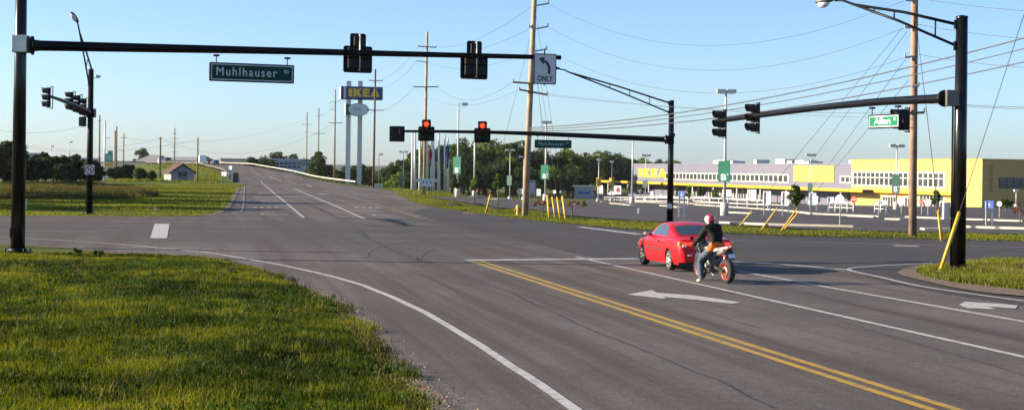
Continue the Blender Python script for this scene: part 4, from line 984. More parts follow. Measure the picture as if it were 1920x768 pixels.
# utility boxes near the verge
def pedestal(px, yt, yb, wpx, label, m):
    ft = g(px, yb); s = ft.y / F; H_ = (yb - yt) * s; W_ = wpx * s; root = empty('utility_box', ft, label, 'utility box')
    b = MB(); b.box((ft.x, ft.y, ft.z + H_ / 2), (W_, W_ * .8, H_), .03); b.build('cabinet', m, root)
    b = MB(); b.box((ft.x, ft.y, ft.z + H_ + .02), (W_ * 1.1, W_ * .9, .06), .01); b.build('lid', alum, root)
    b = MB(); b.box((ft.x, ft.y - W_ * .4 - .008, ft.z + H_ * .5), (W_ * .8, .02, H_ * .8)); d = b.build('door', m, root)
    b = MB(); b.box((ft.x + W_ * .28, ft.y - W_ * .4 - .035, ft.z + H_ * .5), (.03, .04, .16)); b.build('handle', black, d)
    return root
gb = MATS['grey_box']; pedestal(1198.5, 391, 402, 5, 'small white utility box at the lot edge', gb); pedestal(197.5, 324, 338, 11, 'pale grey cabinet at the foot of the poles beside the thicket', gb)
pedestal(709, 345, 351, 14, 'low grey box by the guardrail end', alum)

# ---- kerbs and islands in the lot
def kerb(a, b_, wd, label=None):
    A, C = g(*a), g(*b_); P = resample([A.xy, C.xy], 6); mb = MB(); v = []
    d = (C.xy - A.xy).normalized(); n = Vector((-d.y, d.x)) * wd / 2
    for p in P:
        for q, h in ((p - n, .02), (p - n, .19), (p + n, .19), (p + n, .02)): v.append((q.x, q.y, terr(q.x, q.y) + h))
    mb.add(v, [(4 * i + k, 4 * i + k + 1, 4 * i + 5 + k, 4 * i + 4 + k) for i in range(len(P) - 1) for k in range(3)] + [(0, 1, 2, 3), tuple(4 * (len(P) - 1) + k for k in (3, 2, 1, 0))])
    return tag(mb.build('kerb', MATS['kerb_concrete']), kind='structure')
mat('kerb_concrete', (.46, .40, .32), .85, var=.15, scale=1.5)
for a, b_, wd in (((1149, 383), (1188, 387), .9), ((1243, 387), (1277, 391), .9), ((1118, 376.5), (1300, 385), .35), ((1300, 385), (1480, 397), .35), ((1364, 400), (1416, 402.5), .9), ((1480, 397), (1527, 403), .8), ((1165, 372.5), (1480, 387), .3), ((1362, 420.5), (1382, 421.5), 1.2), ((1388, 422), (1440, 424), .5),
                  ((1591, 407), (1640, 409), .35), ((1674, 413), (1702, 414), 1.6), ((1729, 433), (1795, 434), 1.1), ((1700, 409), (1920, 417), .4), ((924, 374.5), (944, 375), 1.2), ((1440, 424), (1600, 428), .25), ((1795, 428), (1930, 432), .35), ((1527, 403), (1650, 408), .4), ((880, 371), (960, 373), .3)):
    kerb(a, b_, wd)
# trolley bay rails
def rail(a, b_, h, n, label):
    A, C = g(*a), g(*b_); root = empty('barrier_rail', A, label, 'railing', 'pale rails in the lot')
    b = MB(); b.tube([A + Vector((0, 0, h)), C + Vector((0, 0, h))], .09, 6); b.build('top_rail', white, root)
    b = MB(); b.tube([A + Vector((0, 0, h * .5)), C + Vector((0, 0, h * .5))], .06, 6); b.build('lower_rail', white, root)
    for k in range(n + 1):
        p = A.lerp(C, k / n); p.z = terr(p.x, p.y); b = MB(); b.tube([p - Vector((0, 0, .1)), p + Vector((0, 0, h))], .06, 6); b.build('post', white, root)
rail((1133, 377), (1290, 386), 1.0, 9, 'long pale trolley rail left of the far signal pole'); rail((1300, 384), (1440, 393), 1.0, 8, 'long pale trolley rail behind the motorcyclist'); rail((1555, 397), (1600, 399), 1.0, 4, 'short pale trolley rail beside the octagon sign')
rail((1640, 399), (1662, 400), .9, 2, 'tiny trolley rail left of the twin green signs'); rail((1160, 371), (1330, 378), 1.0, 9, 'farther pale trolley rail before the store columns')

# ---- arrow sign on green posts at the verge
ft = g(799, 372); Y = 172.; root = empty('arrow_sign', Vector((at(800, 372, Y).x, Y, terr(at(800, 372, Y).x, Y))), 'white sign with small dark arrows on green posts before the flagpoles', 'road sign')
M = frame(at(800.5, 342, Y), (1, 0, 0)); b = MB(); plate(b, M, -.72, .72, -.42, .42, -.01, .01, .05); b.build('panel', mat('sign_pale', (.62, .66, .70), .5), root)
for x, t in ((-.45, .5), (0, 0), (.45, -.5)):
    b = MB(); b.M = M @ Matrix.Translation((x, 0, 0)) @ Matrix.Rotation(t, 4, 'Y'); b.add([(-.05, -.014, -.2), (.05, -.014, -.2), (.05, -.014, .05), (.14, -.014, .05), (0, -.014, .26), (-.14, -.014, .05), (-.05, -.014, .05)], [(0, 1, 2, 3, 4, 5, 6)]); b.build('arrow', MATS['sign_black'], root)
for x, y in ((-.45, 0), (.5, 0)):
    p = M.translation + Vector((x, .06, 0)); z0 = terr(p.x, p.y); b = MB(); b.box((p.x, p.y, (z0 + p.z) / 2), (.09, .06, p.z - z0)); b.build('post', mat('post_green', (.01, .07, .04), .5), root)
for s in (-1, 1):
    b = MB(); b.M = M; b.box((s * 1.05, .05, .25), (.5, .02, .34)); b.build('wing_plate', mat('sign_wing', (.55, .52, .46), .5), root)

# ---- hydrant
h0 = g(971, 405); root = empty('fire_hydrant', h0, 'small yellow fire hydrant at the foot of the pale leaning pole', 'fire hydrant')
b = MB(); b.lathe([(.0, 0), (.2, 0), (.2, .06), (.13, .07), (.13, .5), (.18, .52), (.18, .58), (.15, .6), (.13, .72), (.05, .8), (0, .82)], h0, (0, 0, 1), 14); b.build('body', yellow, root)
for s in (-1, 1): b = MB(); b.lathe([(.07, .1), (.07, .22), (.09, .22), (.09, .28), (0, .29)], h0 + Vector((0, 0, .42)), (s, 0, 0), 10); b.build('nozzle', yellow, root)
b = MB(); b.lathe([(.09, .1), (.09, .22), (.11, .22), (.11, .28), (0, .29)], h0 + Vector((0, 0, .4)), (0, -1, 0), 10); b.build('nozzle', yellow, root)

# ---- guardrails of the far road
def guardrail(pts, label, m, n):
    P = [Vector(p) for p in cat3(pts, 6)]; root = empty('guardrail', P[0], label, 'guardrail', 'guardrails of the far road')
    b = MB(); v = []
    for p in P:
        for dy, z in ((0, .48), (.06, .53), (0, .59), (.06, .65), (0, .71), (-.05, .6)): v.append((p.x + dy, p.y - dy, p.z + z))
    b.add(v, [(6 * i + k, 6 * i + (k + 1) % 6, 6 * i + 6 + (k + 1) % 6, 6 * i + 6 + k) for i in range(len(P) - 1) for k in range(6)]); b.build('rail', m, root)
    for k in range(n):
        t = k / (n - 1) * (len(P) - 1); i = min(int(t), len(P) - 2); p = P[i].lerp(P[i + 1], t - i); b = MB(); b.box((p.x + .15, p.y + .1, p.z + .2), (.15, .2, 1.1)); b.build('post', wood, root)
rp = [Vector((XRJ(y) + o, y, terr(XRJ(y) + o, y) + .05)) for y, o in ((268, 12.6), (285, 11), (310, 9.4), (350, 7.8), (400, 7.6), (430, 7.6), (475, 7.6), (520, 7.6), (600, 7.6))]
guardrail(rp, 'bright curving guardrail along the right side of the rising far road', mat('rail_white', (.5, .45, .37), .5, .0), 40)
lp = [Vector((XRJ(y) - o, y, terr(XRJ(y) - o, y) + .05)) for y, o in ((300, 8.6), (350, 7.8), (400, 7.6), (430, 7.6), (475, 7.6), (520, 7.6), (600, 7.6))]
guardrail(lp, 'dark wooden-post guardrail on the left side of the rising far road', mat('rail_brown', (.16, .12, .09), .7), 44)
# small signs beside the far road
for px, yt, yb, yf, wp, k, lab in ((432, 311, 318, 340, 8, 'blue', 'small blue sign beside the left guardrail end'), (420, 322, 330, 341, 12, 'greyblue', 'pale blue low sign at the foot of the bank')):
    lot_sign(px, yt, yb, yf, wp, 'greyblue', lab)
b0 = g(458, 342); root = empty('utility_box', b0, 'dark box and low bench-like rail at the far road edge', 'utility box'); b = MB(); b.box((b0.x - 1.6, b0.y, b0.z + .9), (1.0, .8, 1.8), .05); b.build('cabinet', soffit, root)
b = MB(); b.box((b0.x + .2, b0.y, b0.z + .6), (2.6, .3, .12)); b.build('rail', white, root)
for s in (-.9, 1.3): b = MB(); b.box((b0.x + s, b0.y, b0.z + .3), (.1, .2, .6)); b.build('post', white, root)
# marker posts on the left grass
for px, yt, yb, lab, m in ((291, 387, 397, 'short cream marker post on the grass by the left corner', mat('cream', (.7, .6, .42), .6)), (48.5, 373, 394, 'white marker stake beside the thick near pole', white)):
    p = g(px, yb); hh = (yb - yt) * p.y / F; root = empty('marker_post', p, lab, 'post'); b = MB(); b.box((p.x, p.y, p.z + hh / 2), (.12, .06, hh), .01); b.build('stake', m, root)
    b = MB(); b.box((p.x, p.y - .035, p.z + hh * .85), (.1, .012, .12)); b.build('reflector', yellow, root)

# ---- shed
YH = 280.; c0, c1 = at(320.5, 343, YH), at(363.5, 344, YH); zb = terr(c0.x, YH)
root = empty('shed', Vector((c0.x, YH, zb)), 'small blue-white shed with brown gable roof and dark double door', 'shed')
W_ = c1.x - c0.x; ze = at(322, 322, YH).z; zr = at(344, 307.5, YH).z; D_ = 5.5
skew = 1.25   # the left wall shows a sliver
wl = mat('shed_siding', (.24, .25, .28), .7, var=.12, scale=.6); b = MB()
def SP(x, d, z): return Vector((c0.x + x - d * .47, YH + d, z))
b.add([SP(0, 0, zb - .3), SP(W_, 0, zb - .3), SP(W_, 0, ze), SP(W_ / 2, 0, zr - .25), SP(0, 0, ze), SP(0, D_, zb - .3), SP(W_, D_, zb - .3), SP(W_, D_, ze), SP(W_ / 2, D_, zr - .25), SP(0, D_, ze)], [(0, 1, 2, 3, 4), (5, 9, 8, 7, 6), (0, 4, 9, 5), (1, 6, 7, 2)]); b.build('wall', wl, root)
rf = mat('shed_roof', (.065, .032, .022), .85, var=.25, scale=1.5); b = MB()
for s in (-1, 1):
    e = Vector((W_ / 2 + s * (W_ / 2 + .45), 0)); 
    a_ = [SP(e.x, -.4, ze - .3), SP(e.x, D_ + .3, ze - .3), SP(W_ / 2, D_ + .3, zr), SP(W_ / 2, -.4, zr)]; b.add(a_ + [p + Vector((0, 0, .16)) for p in a_], [(0, 1, 2, 3), (4, 5, 6, 7), (0, 1, 5, 4), (1, 2, 6, 5), (2, 3, 7, 6), (3, 0, 4, 7)])
b.build('roof', rf, root)
for k in (0, 1):
    x0 = W_ * .29 + k * W_ * .21; b = MB(); b.add([SP(x0, -.06, zb), SP(x0 + W_ * .2, -.06, zb), SP(x0 + W_ * .2, -.06, zb + 1.95), SP(x0, -.06, zb + 1.95), SP(x0, .02, zb), SP(x0 + W_ * .2, .02, zb), SP(x0 + W_ * .2, .02, zb + 1.95), SP(x0, .02, zb + 1.95)], [(0, 1, 2, 3), (0, 1, 5, 4), (1, 2, 6, 5), (2, 3, 7, 6), (3, 0, 4, 7)]); d = b.build('door', mat('shed_door', (.12, .13, .16), .6), root)
    b = MB(); b.box(SP(x0 + W_ * .1, -.09, zb + 1.4), (W_ * .12, .04, .7)); b.build('window', glass, d)
    b = MB(); b.box(SP(x0 + W_ * (.18 if k == 0 else .02), -.1, zb + .95), (.06, .08, .14)); b.build('handle', black, d)
b = MB(); b.add([SP(-.03, 2.2, zb + .7), SP(-.03, 3.4, zb + .7), SP(-.03, 3.4, zb + 1.9), SP(-.03, 2.2, zb + 1.9)], [(0, 1, 2, 3)]); b.build('side_window', mat('shed_window', (.3, .27, .2), .4), root)

# ---- far left: highway sign, long buildings, vehicles on the bridge
def block(px0, px1, yt, yb, Y, D, m, name, label, cat='building', roof=None, extra=None):
    A, C = at(px0, yt, Y), at(px1, yb, Y); z0 = min(C.z, terr((A.x + C.x) / 2, Y)) - .3
    root = empty(name, Vector(((A.x + C.x) / 2, Y, z0)), label, cat)
    b = MB(); b.box(((A.x + C.x) / 2, Y + D / 2, (A.z + z0) / 2), (C.x - A.x, D, A.z - z0)); b.build('wall', m, root)
    b = MB(); b.box(((A.x + C.x) / 2, Y + D / 2, A.z + .2), (C.x - A.x + .8, D + .8, .4)); b.build('roof', roof or alum, root)
    return root, A, C, z0
cream = mat('wall_cream', (.7, .6, .4), .7, var=.06, scale=.2)
r, A, C, z0 = block(205, 294, 303, 318, 720, 30, cream, 'warehouse', 'long low cream building left of the shed', roof=mat('roof_grey', (.24, .23, .22), .8))
greyroof = MATS['roof_grey']
b = MB(); zt = at(250, 290, 735).z; b.add([(A.x + 12, 720, A.z + .4), (C.x + 1, 720, A.z + .4), (C.x + 1, 750, A.z + .4), (A.x + 12, 750, A.z + .4), (A.x + 16, 735, zt), (C.x - 1, 735, zt)], [(0, 1, 5, 4), (2, 3, 4, 5), (1, 2, 5), (3, 0, 4)]); b.build('pitched_roof', greyroof, r)
r, A, C, z0 = block(303, 372, 302, 313, 740, 30, cream, 'warehouse', 'long grey-roofed building behind the bridge traffic', roof=greyroof)
b = MB(); zt = at(340, 294, 755).z; b.add([(A.x - 1, 740, A.z + .4), (C.x + 3, 740, A.z + .4), (C.x + 3, 770, A.z + .4), (A.x - 1, 770, A.z + .4), (A.x + 3, 755, zt), (C.x, 755, zt)], [(0, 1, 5, 4), (2, 3, 4, 5), (1, 2, 5), (3, 0, 4)]); b.build('pitched_roof', greyroof, r)
r, A, C, z0 = block(414, 470, 298, 310, 760, 30, mat('brick_far', (.36, .16, .13), .8, var=.1, scale=.3), 'shop_building', 'distant brick-red building with pale bands at the road crest', roof=mat('band_cream', (.75, .66, .5), .7))
for z in (.25, .95): b = MB(); b.box(((A.x + C.x) / 2, 759.9, A.z - 3.4 * z), (C.x - A.x, .3, .7)); b.build('pale_band', MATS['band_cream'], r)
r, A, C, z0 = block(490, 566, 299, 317, 520, 25, mat('wall_bluegrey', (.32, .36, .42), .6), 'office_building', 'blue-grey low building with dark window strips behind the guardrail', roof=mat('roof_pale', (.5, .52, .55), .6))
for yy in (306, 312):
    for k in range(9): b = MB(); zc = at(520, yy, 520).z; b.box((A.x + 1 + k * 1.5, 519.95, zc), (1.2, .1, .6)); b.build('window', glass, r)
r, A, C, z0 = block(96, 150, 298, 322, 330, 15, mat('wall_blue', (.35, .45, .55), .6), 'low_building', 'pale blue building peeking through the left thicket', roof=mat('roof_pale2', (.62, .64, .66), .6))
for k in range(4): b = MB(); b.box((A.x + 1 + k * 1.5, 329.95, A.z - 1.0), (.9, .1, .9)); b.build('window', glass, r)
r, A, C, z0 = block(48, 62, 290, 322, 300, 8, mat('silo_grey', (.33, .33, .36), .6), 'grey_hut', 'narrow grey structure just right of the thick near pole', roof=alum)
b = MB(); b.box(((A.x + C.x) / 2, 299.9, z0 + 1.2), (.7, .2, 2)); b.build('door', soffit, r)
Yq = 560.; A, C = at(197, 288, Yq), at(211.5, 304, Yq); ft = Vector(((A.x + C.x) / 2, Yq, terr(A.x, Yq)))
root = empty('highway_sign', ft, 'teal green highway sign with orange strip on posts at the far left', 'road sign')
hg = mat('highway_green', (.03, .32, .24), .5); b = MB(); b.box((ft.x, Yq, (A.z + C.z) / 2), (C.x - A.x, .1, A.z - C.z)); b.build('panel', hg, root)
b = MB(); zt, zb_ = at(204, 305, Yq).z, at(204, 313, Yq).z; b.box((ft.x - .2, Yq - .01, (zt + zb_) / 2), ((C.x - A.x) * 1.15, .1, zt - zb_)); b.build('orange_strip', mat('sign_orange', (.75, .33, .02), .5), root)
b = MB(); b.box((C.x - 1.0, Yq, A.z + .6), (1.8, .1, 1.2)); b.build('exit_tab', hg, root)
for k in (.35, .6): b = MB(); b.box((ft.x, Yq - .06, A.z + (C.z - A.z) * k), ((C.x - A.x) * .6, .02, .4)); b.build('legend_bar', white_sign, root)
for s in (-.9, .9): b = MB(); b.box((ft.x + s, Yq + .1, (ft.z + A.z) / 2), (.2, .15, A.z - ft.z)); b.build('post', steel, root)

def small_car(p, heading, c, label, scale=1.0, kind='car', L=4.4, H=1.45, Wd=1.75):
    """simple lofted vehicle seen from far away"""
    d = Vector((math.cos(heading), math.sin(heading), 0)); M = frame(p, d)
    root = empty('parked_car' if kind == 'car' else 'truck', p, label, kind, 'far vehicles')
    m = mat('car_paint_%s' % '_'.join('%02d' % int(k * 99) for k in c), c, .3, coat=.5)
    b = MB(); b.M = M
    if kind == 'car': prof = [(-L / 2, .35), (-L / 2 + .05, .85), (-L / 2 + .7, .95), (-L * .25, H), (L * .08, H), (L * .24, .95), (L / 2 - .15, .75), (L / 2, .35)]
    else: prof = [(-L / 2, .5), (-L / 2, H), (L * .22, H), (L * .22, H * .8), (L * .38, H * .78), (L * .46, H * .5), (L / 2, H * .45), (L / 2, .5)]
    n = len(prof); v = [(x, s * Wd / 2 * (.86 if z > 1.1 and kind == 'car' else 1), z) for s in (-1, 1) for x, z in prof]
    b.add(v, [tuple(range(n)), tuple(range(n, 2 * n))[::-1]] + [(i, (i + 1) % n, n + (i + 1) % n, n + i) for i in range(n)]); b.build('body', m, root)
    for s in (-1, 1):
        b = MB(); b.M = M; y = s * (Wd / 2 * .93 + .02)
        if kind == 'car': b.add([(-L * .3, y, 1.0), (L * .2, y, 1.0), (L * .06, y * .93, H - .1), (-L * .22, y * .93, H - .1)], [(0, 1, 2, 3)])
        else: b.add([(L * .25, s * (Wd / 2 + .01), H * .52), (L * .42, s * (Wd / 2 + .01), H * .52), (L * .37, s * (Wd / 2 + .01), H * .74), (L * .25, s * (Wd / 2 + .01), H * .74)], [(0, 1, 2, 3)])
        b.build('window', glass, root)
        for x in (-L * .3, L * .31):
            b = MB(); b.M = M; b.lathe([(0, -.1), (.32, -.1), (.33, .1), (0, .1)], (x, s * (Wd / 2 - .1), .32), (0, 1, 0), 12); b.build('wheel', MATS['tyre_rubber'], root)
mat('tyre_rubber', (.018, .018, .018), .8)
for px, py, c, h, lab, kw in ((1086, 362, (.03, .04, .08), .2, 'dark blue parked car at the foot of the tree line', {}), (1108, 362.5, (.05, .06, .09), .1, 'dark parked car left of the white drum panel', {}), (1062, 362, (.3, .3, .32), .2, 'grey parked car near the tiny stop sign', {}), (1150, 367, (.7, .7, .7), 2.0, 'white car parked beside the canopy end', {}), (1185, 369, (.75, .73, .7), 1.8, 'white vehicle parked at the store corner', {}), (1212, 369.5, (.7, .7, .68), 1.9, 'second white vehicle near the big yellow letters', {}), (1342, 376, (.05, .07, .05), 1.9, 'dark car parked before the store columns', {}),
                           (905, 360, (.35, .03, .03), .3, 'red car parked behind the young trees', {}), (868, 357, (.12, .08, .2), .3, 'dark purple car parked right of the flagpoles', {})):
    p = g(px, py); p.z += .03; small_car(p, h, c, lab, **kw)
for px, Y, c, lab, kw in ((378, 528, (.78, .78, .78), 'white box truck driving over the far road crest', dict(kind='truck', L=7, H=3.0, Wd=2.4)), (314, 596, (.03, .04, .06), 'dark truck on the far road behind the shed roof', dict(kind='truck', L=5.5, H=2.6, Wd=2.2)), (301, 606, (.75, .72, .66), 'white van behind the dark truck on the far road', dict(kind='truck', L=5, H=2.3, Wd=2)), (404, 475, (.03, .06, .12), 'dark blue car right of the white box truck', {})):
    x = at(px, 300, Y).x; p = Vector((x, Y, terr(x, Y) + .06)); small_car(p, math.atan2(90, -31), c, lab, **kw)
# box trailer near the tree line
r, A, C, z0 = block(1078, 1112, 350, 361, 415, 6, mat('trailer_grey', (.3, .32, .34), .5), 'trailer', 'pale grey trailer parked in front of the tree line', 'trailer')
b = MB(); b.box(((A.x + C.x) / 2, 414.95, (A.z + z0) / 2 + .2), ((C.x - A.x) * .7, .08, .6)); b.build('side_stripe', blueacc, r)
root = empty('kiosk_sign', g(998, 373), 'white gate-shaped kiosk sign right of the pale leaning pole', 'sign'); p = root.location.copy(); hh = 34 * p.y / F
for s in (-.62, .62): b = MB(); b.box((p.x + s, p.y, p.z + hh / 2), (.16, .2, hh)); b.build('post', white, root)
b = MB(); b.box((p.x, p.y, p.z + hh + .08), (1.6, .3, .18)); b.build('lintel', white, root)
b = MB(); b.box((p.x, p.y + .04, p.z + hh * .62), (1.06, .08, hh * .66)); pn = b.build('panel', mat('kiosk_panel', (.34, .36, .46), .5), root)
for k in range(3): b = MB(); b.box((p.x, p.y - .01, p.z + hh * (.85 - k * .14)), (.8, .02, .14)); b.build('legend_bar', white_sign, pn)
# ------------------------------------------------------------------ vegetation
def vnoise(x, y, sc, seed=0):
    x = np.asarray(x) / sc; y = np.asarray(y) / sc; xi = np.floor(x).astype(np.int64); yi = np.floor(y).astype(np.int64); fx = x - xi; fy = y - yi
    def h(a, b):
        n = (a * 374761393 + b * 668265263 + seed * 982451653) & 0x7fffffff; n = ((n ^ (n >> 13)) * 1274126177) & 0x7fffffff; return ((n ^ (n >> 16)) & 0xffff) / 65535.
    u = fx * fx * (3 - 2 * fx); v = fy * fy * (3 - 2 * fy)
    return (h(xi, yi) * (1 - u) + h(xi + 1, yi) * u) * (1 - v) + (h(xi, yi + 1) * (1 - u) + h(xi + 1, yi + 1) * u) * v
def fbm(x, y, sc, seed=0): return .55 * vnoise(x, y, sc, seed) + .3 * vnoise(x, y, sc / 2.1, seed + 1) + .15 * vnoise(x, y, sc / 4.3, seed + 2)
def inpoly(x, y, poly):
    r = np.zeros(len(x), bool); n = len(poly)
    for i in range(n):
        a, b = poly[i], poly[(i + 1) % n]
        c = ((a[1] > y) != (b[1] > y)) & (x < (b[0] - a[0]) * (y - a[1]) / ((b[1] - a[1]) or 1e-9) + a[0]); r ^= c
    return r
def distline(x, y, pl):
    d = np.full(len(x), 1e9)
    for a, b in zip(pl, pl[1:]):
        dx, dy = b[0] - a[0], b[1] - a[1]; L2 = dx * dx + dy * dy + 1e-9
        t = np.clip(((x - a[0]) * dx + (y - a[1]) * dy) / L2, 0, 1); d = np.minimum(d, np.hypot(x - a[0] - t * dx, y - a[1] - t * dy))
    return d
def raw_mesh(name, V, faces_flat, sizes, colr, m, parent=None):
    me = bpy.data.meshes.new(name); nv = len(V); me.vertices.add(nv); me.vertices.foreach_set('co', V.astype(np.float32).ravel())
    me.loops.add(len(faces_flat)); me.loops.foreach_set('vertex_index', faces_flat.astype(np.int32))
    st = np.concatenate(([0], np.cumsum(sizes)[:-1])).astype(np.int32); me.polygons.add(len(sizes)); me.polygons.foreach_set('loop_start', st)
    at_ = me.attributes.new('col', 'FLOAT_COLOR', 'POINT'); at_.data.foreach_set('color', np.concatenate([colr, np.ones((nv, 1))], 1).astype(np.float32).ravel())
    me.update(calc_edges=True); me.validate(); me.materials.append(m)
    o = bpy.data.objects.new(name, me); col.objects.link(o)
    if parent: o.parent = parent
    return o
def blades(name, P, h, wd, c, m, lean=.35, tipl=1.25):
    n = len(P); a = rng.uniform(0, 2 * np.pi, n); ax = np.stack([np.cos(a), np.sin(a), np.zeros(n)], 1) * (wd / 2)[:, None]
    b = rng.uniform(0, 2 * np.pi, n); L_ = (rng.uniform(.05, lean, n) * h); ld = np.stack([np.cos(b), np.sin(b), np.zeros(n)], 1) * L_[:, None]
    up = np.zeros((n, 3)); up[:, 2] = h
    V = np.stack([P - ax, P + ax, P + up * .55 + ld * .35 + ax * .7, P + up * .55 + ld * .35 - ax * .7, P + up * np.sqrt(np.clip(1 - (L_ / h)[:, None] ** 2, .3, 1)) + ld], 1).reshape(-1, 3)
    i = np.arange(n)[:, None] * 5; F_ = np.concatenate([i + np.array([[0, 1, 2, 3]]), i + np.array([[3, 2, 4]])], 1).ravel(); sizes = np.tile([4, 3], n)
    C = np.repeat(c[:, None, :], 5, 1); C[:, 4] *= tipl; 
    return raw_mesh(name, V, F_, sizes, np.clip(C.reshape(-1, 3), 0, 1), m)
grassm = leafmat('grass_blade', .4, .55, (1.1, 1.2, .6)); leafm = leafmat('foliage', .3, .6, (1.1, 1.25, .6))
def mixc(t, *cols):
    t = np.clip(t, 0, 1) * (len(cols) - 1); i = np.minimum(t.astype(int), len(cols) - 2); f = (t - i)[:, None]; A = np.array(cols); return A[i] * (1 - f) + A[i + 1] * f

# near grass corner -------------------------------------------------
edge = [tuple(p) for p in en]
bank_poly = edge + [(en[-1].x - 14, en[-1].y + .3), (-22, 30), (-12, 9)]
def bank_h_np(x, y):
    d = distline(x, y, edge); t = np.clip(d / 2.6, 0, 1); t = t * t * (3 - 2 * t)
    far = np.clip((46 - y) / 10, 0.15, 1)
    return .04 + t * far * (.02 + .14 * fbm(x, y, 5.0, 3)) + .2 * far * t * vnoise(x, y, 1.25, 9) * (.25 + fbm(x, y, 3.0, 12))
def bank_z(x, y): return terr(x, y) + float(bank_h_np(np.array([x]), np.array([y]))[0])
keepX, keepY = GX, GY
GX = sorted(set(keepX + [k * .4 for k in range(-60, 16)])); GY = sorted(set(keepY + [k * .45 for k in range(16, 112)]))
bank = tag(drape([Vector(p) for p in bank_poly], 0, 'grass_bank', soil, zf=lambda a_, b_: bank_z(a_, b_) - .025), kind='structure')
GX, GY = keepX, keepY
N0 = 900000
x = rng.uniform(-18, 2, N0); y = 9 + (47 - 9) * rng.uniform(0, 1, N0)
k = inpoly(x, y, bank_poly) & (x > -.36 * y - 1.0) & (y > 13.5); x, y = x[k], y[k]
d = distline(x, y, edge); dens = np.clip((20 / y) ** 1.15, .25, 1) * np.clip(.25 + d / .8 + .5 * (y > 40), 0, 1) * (1 + .8 * (y > 40)) * np.clip(.45 + 1.0 * fbm(x, y, 1.6, 21), .25, 1)
k = rng.uniform(0, 1, len(x)) < dens * .95; x, y, d = x[k], y[k], d[k]; n = len(x)
zz = np.interp(y, [a for a, _ in ZF], [b for _, b in ZF]) + bank_h_np(x, y)
tall = np.clip((fbm(x, y, 2.2, 5) - .35) * 2.2, 0, 1); hh = (.035 + .11 * tall * fbm(x, y, .45, 18) * 1.3 + .04 * fbm(x, y, .35, 8)) * rng.uniform(.6, 1.35, n); hh[rng.uniform(0, 1, n) < .012] *= 2.0
hh *= np.clip(.5 + d / 1.2 + .4 * (y > 40), .5, 1)
tone = fbm(x, y, 3.0, 31) * 1.1 + fbm(x, y, .9, 33) * 1.25 - .69 + rng.normal(0, .1, n)
c = mixc(tone, (.011, .021, .002), (.036, .054, .003), (.115, .124, .005), (.205, .18, .010)) * rng.uniform(.75, 1.25, n)[:, None]
dry = rng.uniform(0, 1, n) < (.012 + .2 * np.clip(fbm(x, y, 1.3, 41) - .62, 0, 1) * 5 + .25 * (d < .5)); c[dry] = np.array([.20, .14, .055]) * rng.uniform(.6, 1.2, dry.sum())[:, None]
wd = .008 + .010 * np.clip(y / 30, .5, 1.5) * rng.uniform(.6, 1.3, n)
nc = 1100; cx = rng.uniform(-15, 2, nc); cy_ = rng.uniform(14, 46, nc); k = inpoly(cx, cy_, bank_poly) & (cx > -.36 * cy_ - .6) & (fbm(cx, cy_, 2.0, 91) > .42); cx, cy_ = cx[k], cy_[k]; nb = 46; m_ = len(cx) * nb   # coarse clumps
tx = np.repeat(cx, nb) + rng.normal(0, .07, m_); ty = np.repeat(cy_, nb) + rng.normal(0, .07, m_); tz = np.interp(ty, [a for a, _ in ZF], [b for _, b in ZF]) + bank_h_np(tx, ty)
th_ = np.repeat(rng.uniform(.09, .24, len(cx)), nb) * rng.uniform(.5, 1.1, m_); tc_ = np.repeat(mixc(rng.uniform(0, 1, len(cx)), (.012, .026, .003), (.03, .05, .004), (.10, .115, .006), (.17, .15, .02)), nb, 0) * rng.uniform(.7, 1.25, m_)[:, None]
x = np.concatenate([x, tx]); y = np.concatenate([y, ty]); zz = np.concatenate([zz, tz]); hh = np.concatenate([hh, th_]); wd = np.concatenate([wd, rng.uniform(.007, .016, m_)]); c = np.concatenate([c, tc_])
tag(blades('near_grass', np.stack([x, y, zz - .01], 1), hh, wd, c, grassm, .8), 'uneven green grass covering the near left road corner', 'grass', kind='stuff')
# broad-leaf weeds scattered in the grass
n = 9000; x = rng.uniform(-14, 1, n); y = rng.uniform(14, 44, n); k = inpoly(x, y, bank_poly) & (fbm(x, y, 1.8, 77) > .52); x, y = x[k], y[k]; n = len(x)
zz = np.interp(y, [a for a, _ in ZF], [b for _, b in ZF]) + bank_h_np(x, y)
nl = 7; xx = np.repeat(x, nl) + rng.normal(0, .05, n * nl); yy = np.repeat(y, nl) + rng.normal(0, .05, n * nl); z3 = np.repeat(zz, nl)
c = mixc(rng.uniform(0, 1, n * nl), (.02, .042, .007), (.055, .085, .011)); tag(blades('broadleaf_weeds', np.stack([xx, yy, z3], 1), rng.uniform(.05, .13, n * nl), rng.uniform(.018, .034, n * nl), c, grassm, .95, 1.1), 'darker broad-leaved weeds scattered in the near grass', 'weeds', kind='stuff')
# loose gravel and litter along the broken road edge
n = 1500; i = rng.integers(0, len(edge) - 1, n); t = rng.uniform(0, 1, n); E = np.array(edge); p = E[i] * (1 - t)[:, None] + E[i + 1] * t[:, None] + rng.normal(0, .16, (n, 2))
b = MB()
for (px_, py_) in p:
    s = random.uniform(.008, .022); z = terr(px_, py_) + .045; a = random.uniform(0, 6); v = [(px_ + s * math.cos(a + q * 2.1), py_ + s * math.sin(a + q * 2.1), z) for q in range(3)] + [(px_, py_, z + s * .9)]; b.add(v, [(0, 1, 3), (1, 2, 3), (2, 0, 3)])
tag(b.build('edge_gravel', mat('gravel', (.20, .14, .10), .9, var=.5, scale=8)), 'loose reddish gravel along the broken asphalt edge', 'gravel', kind='stuff')

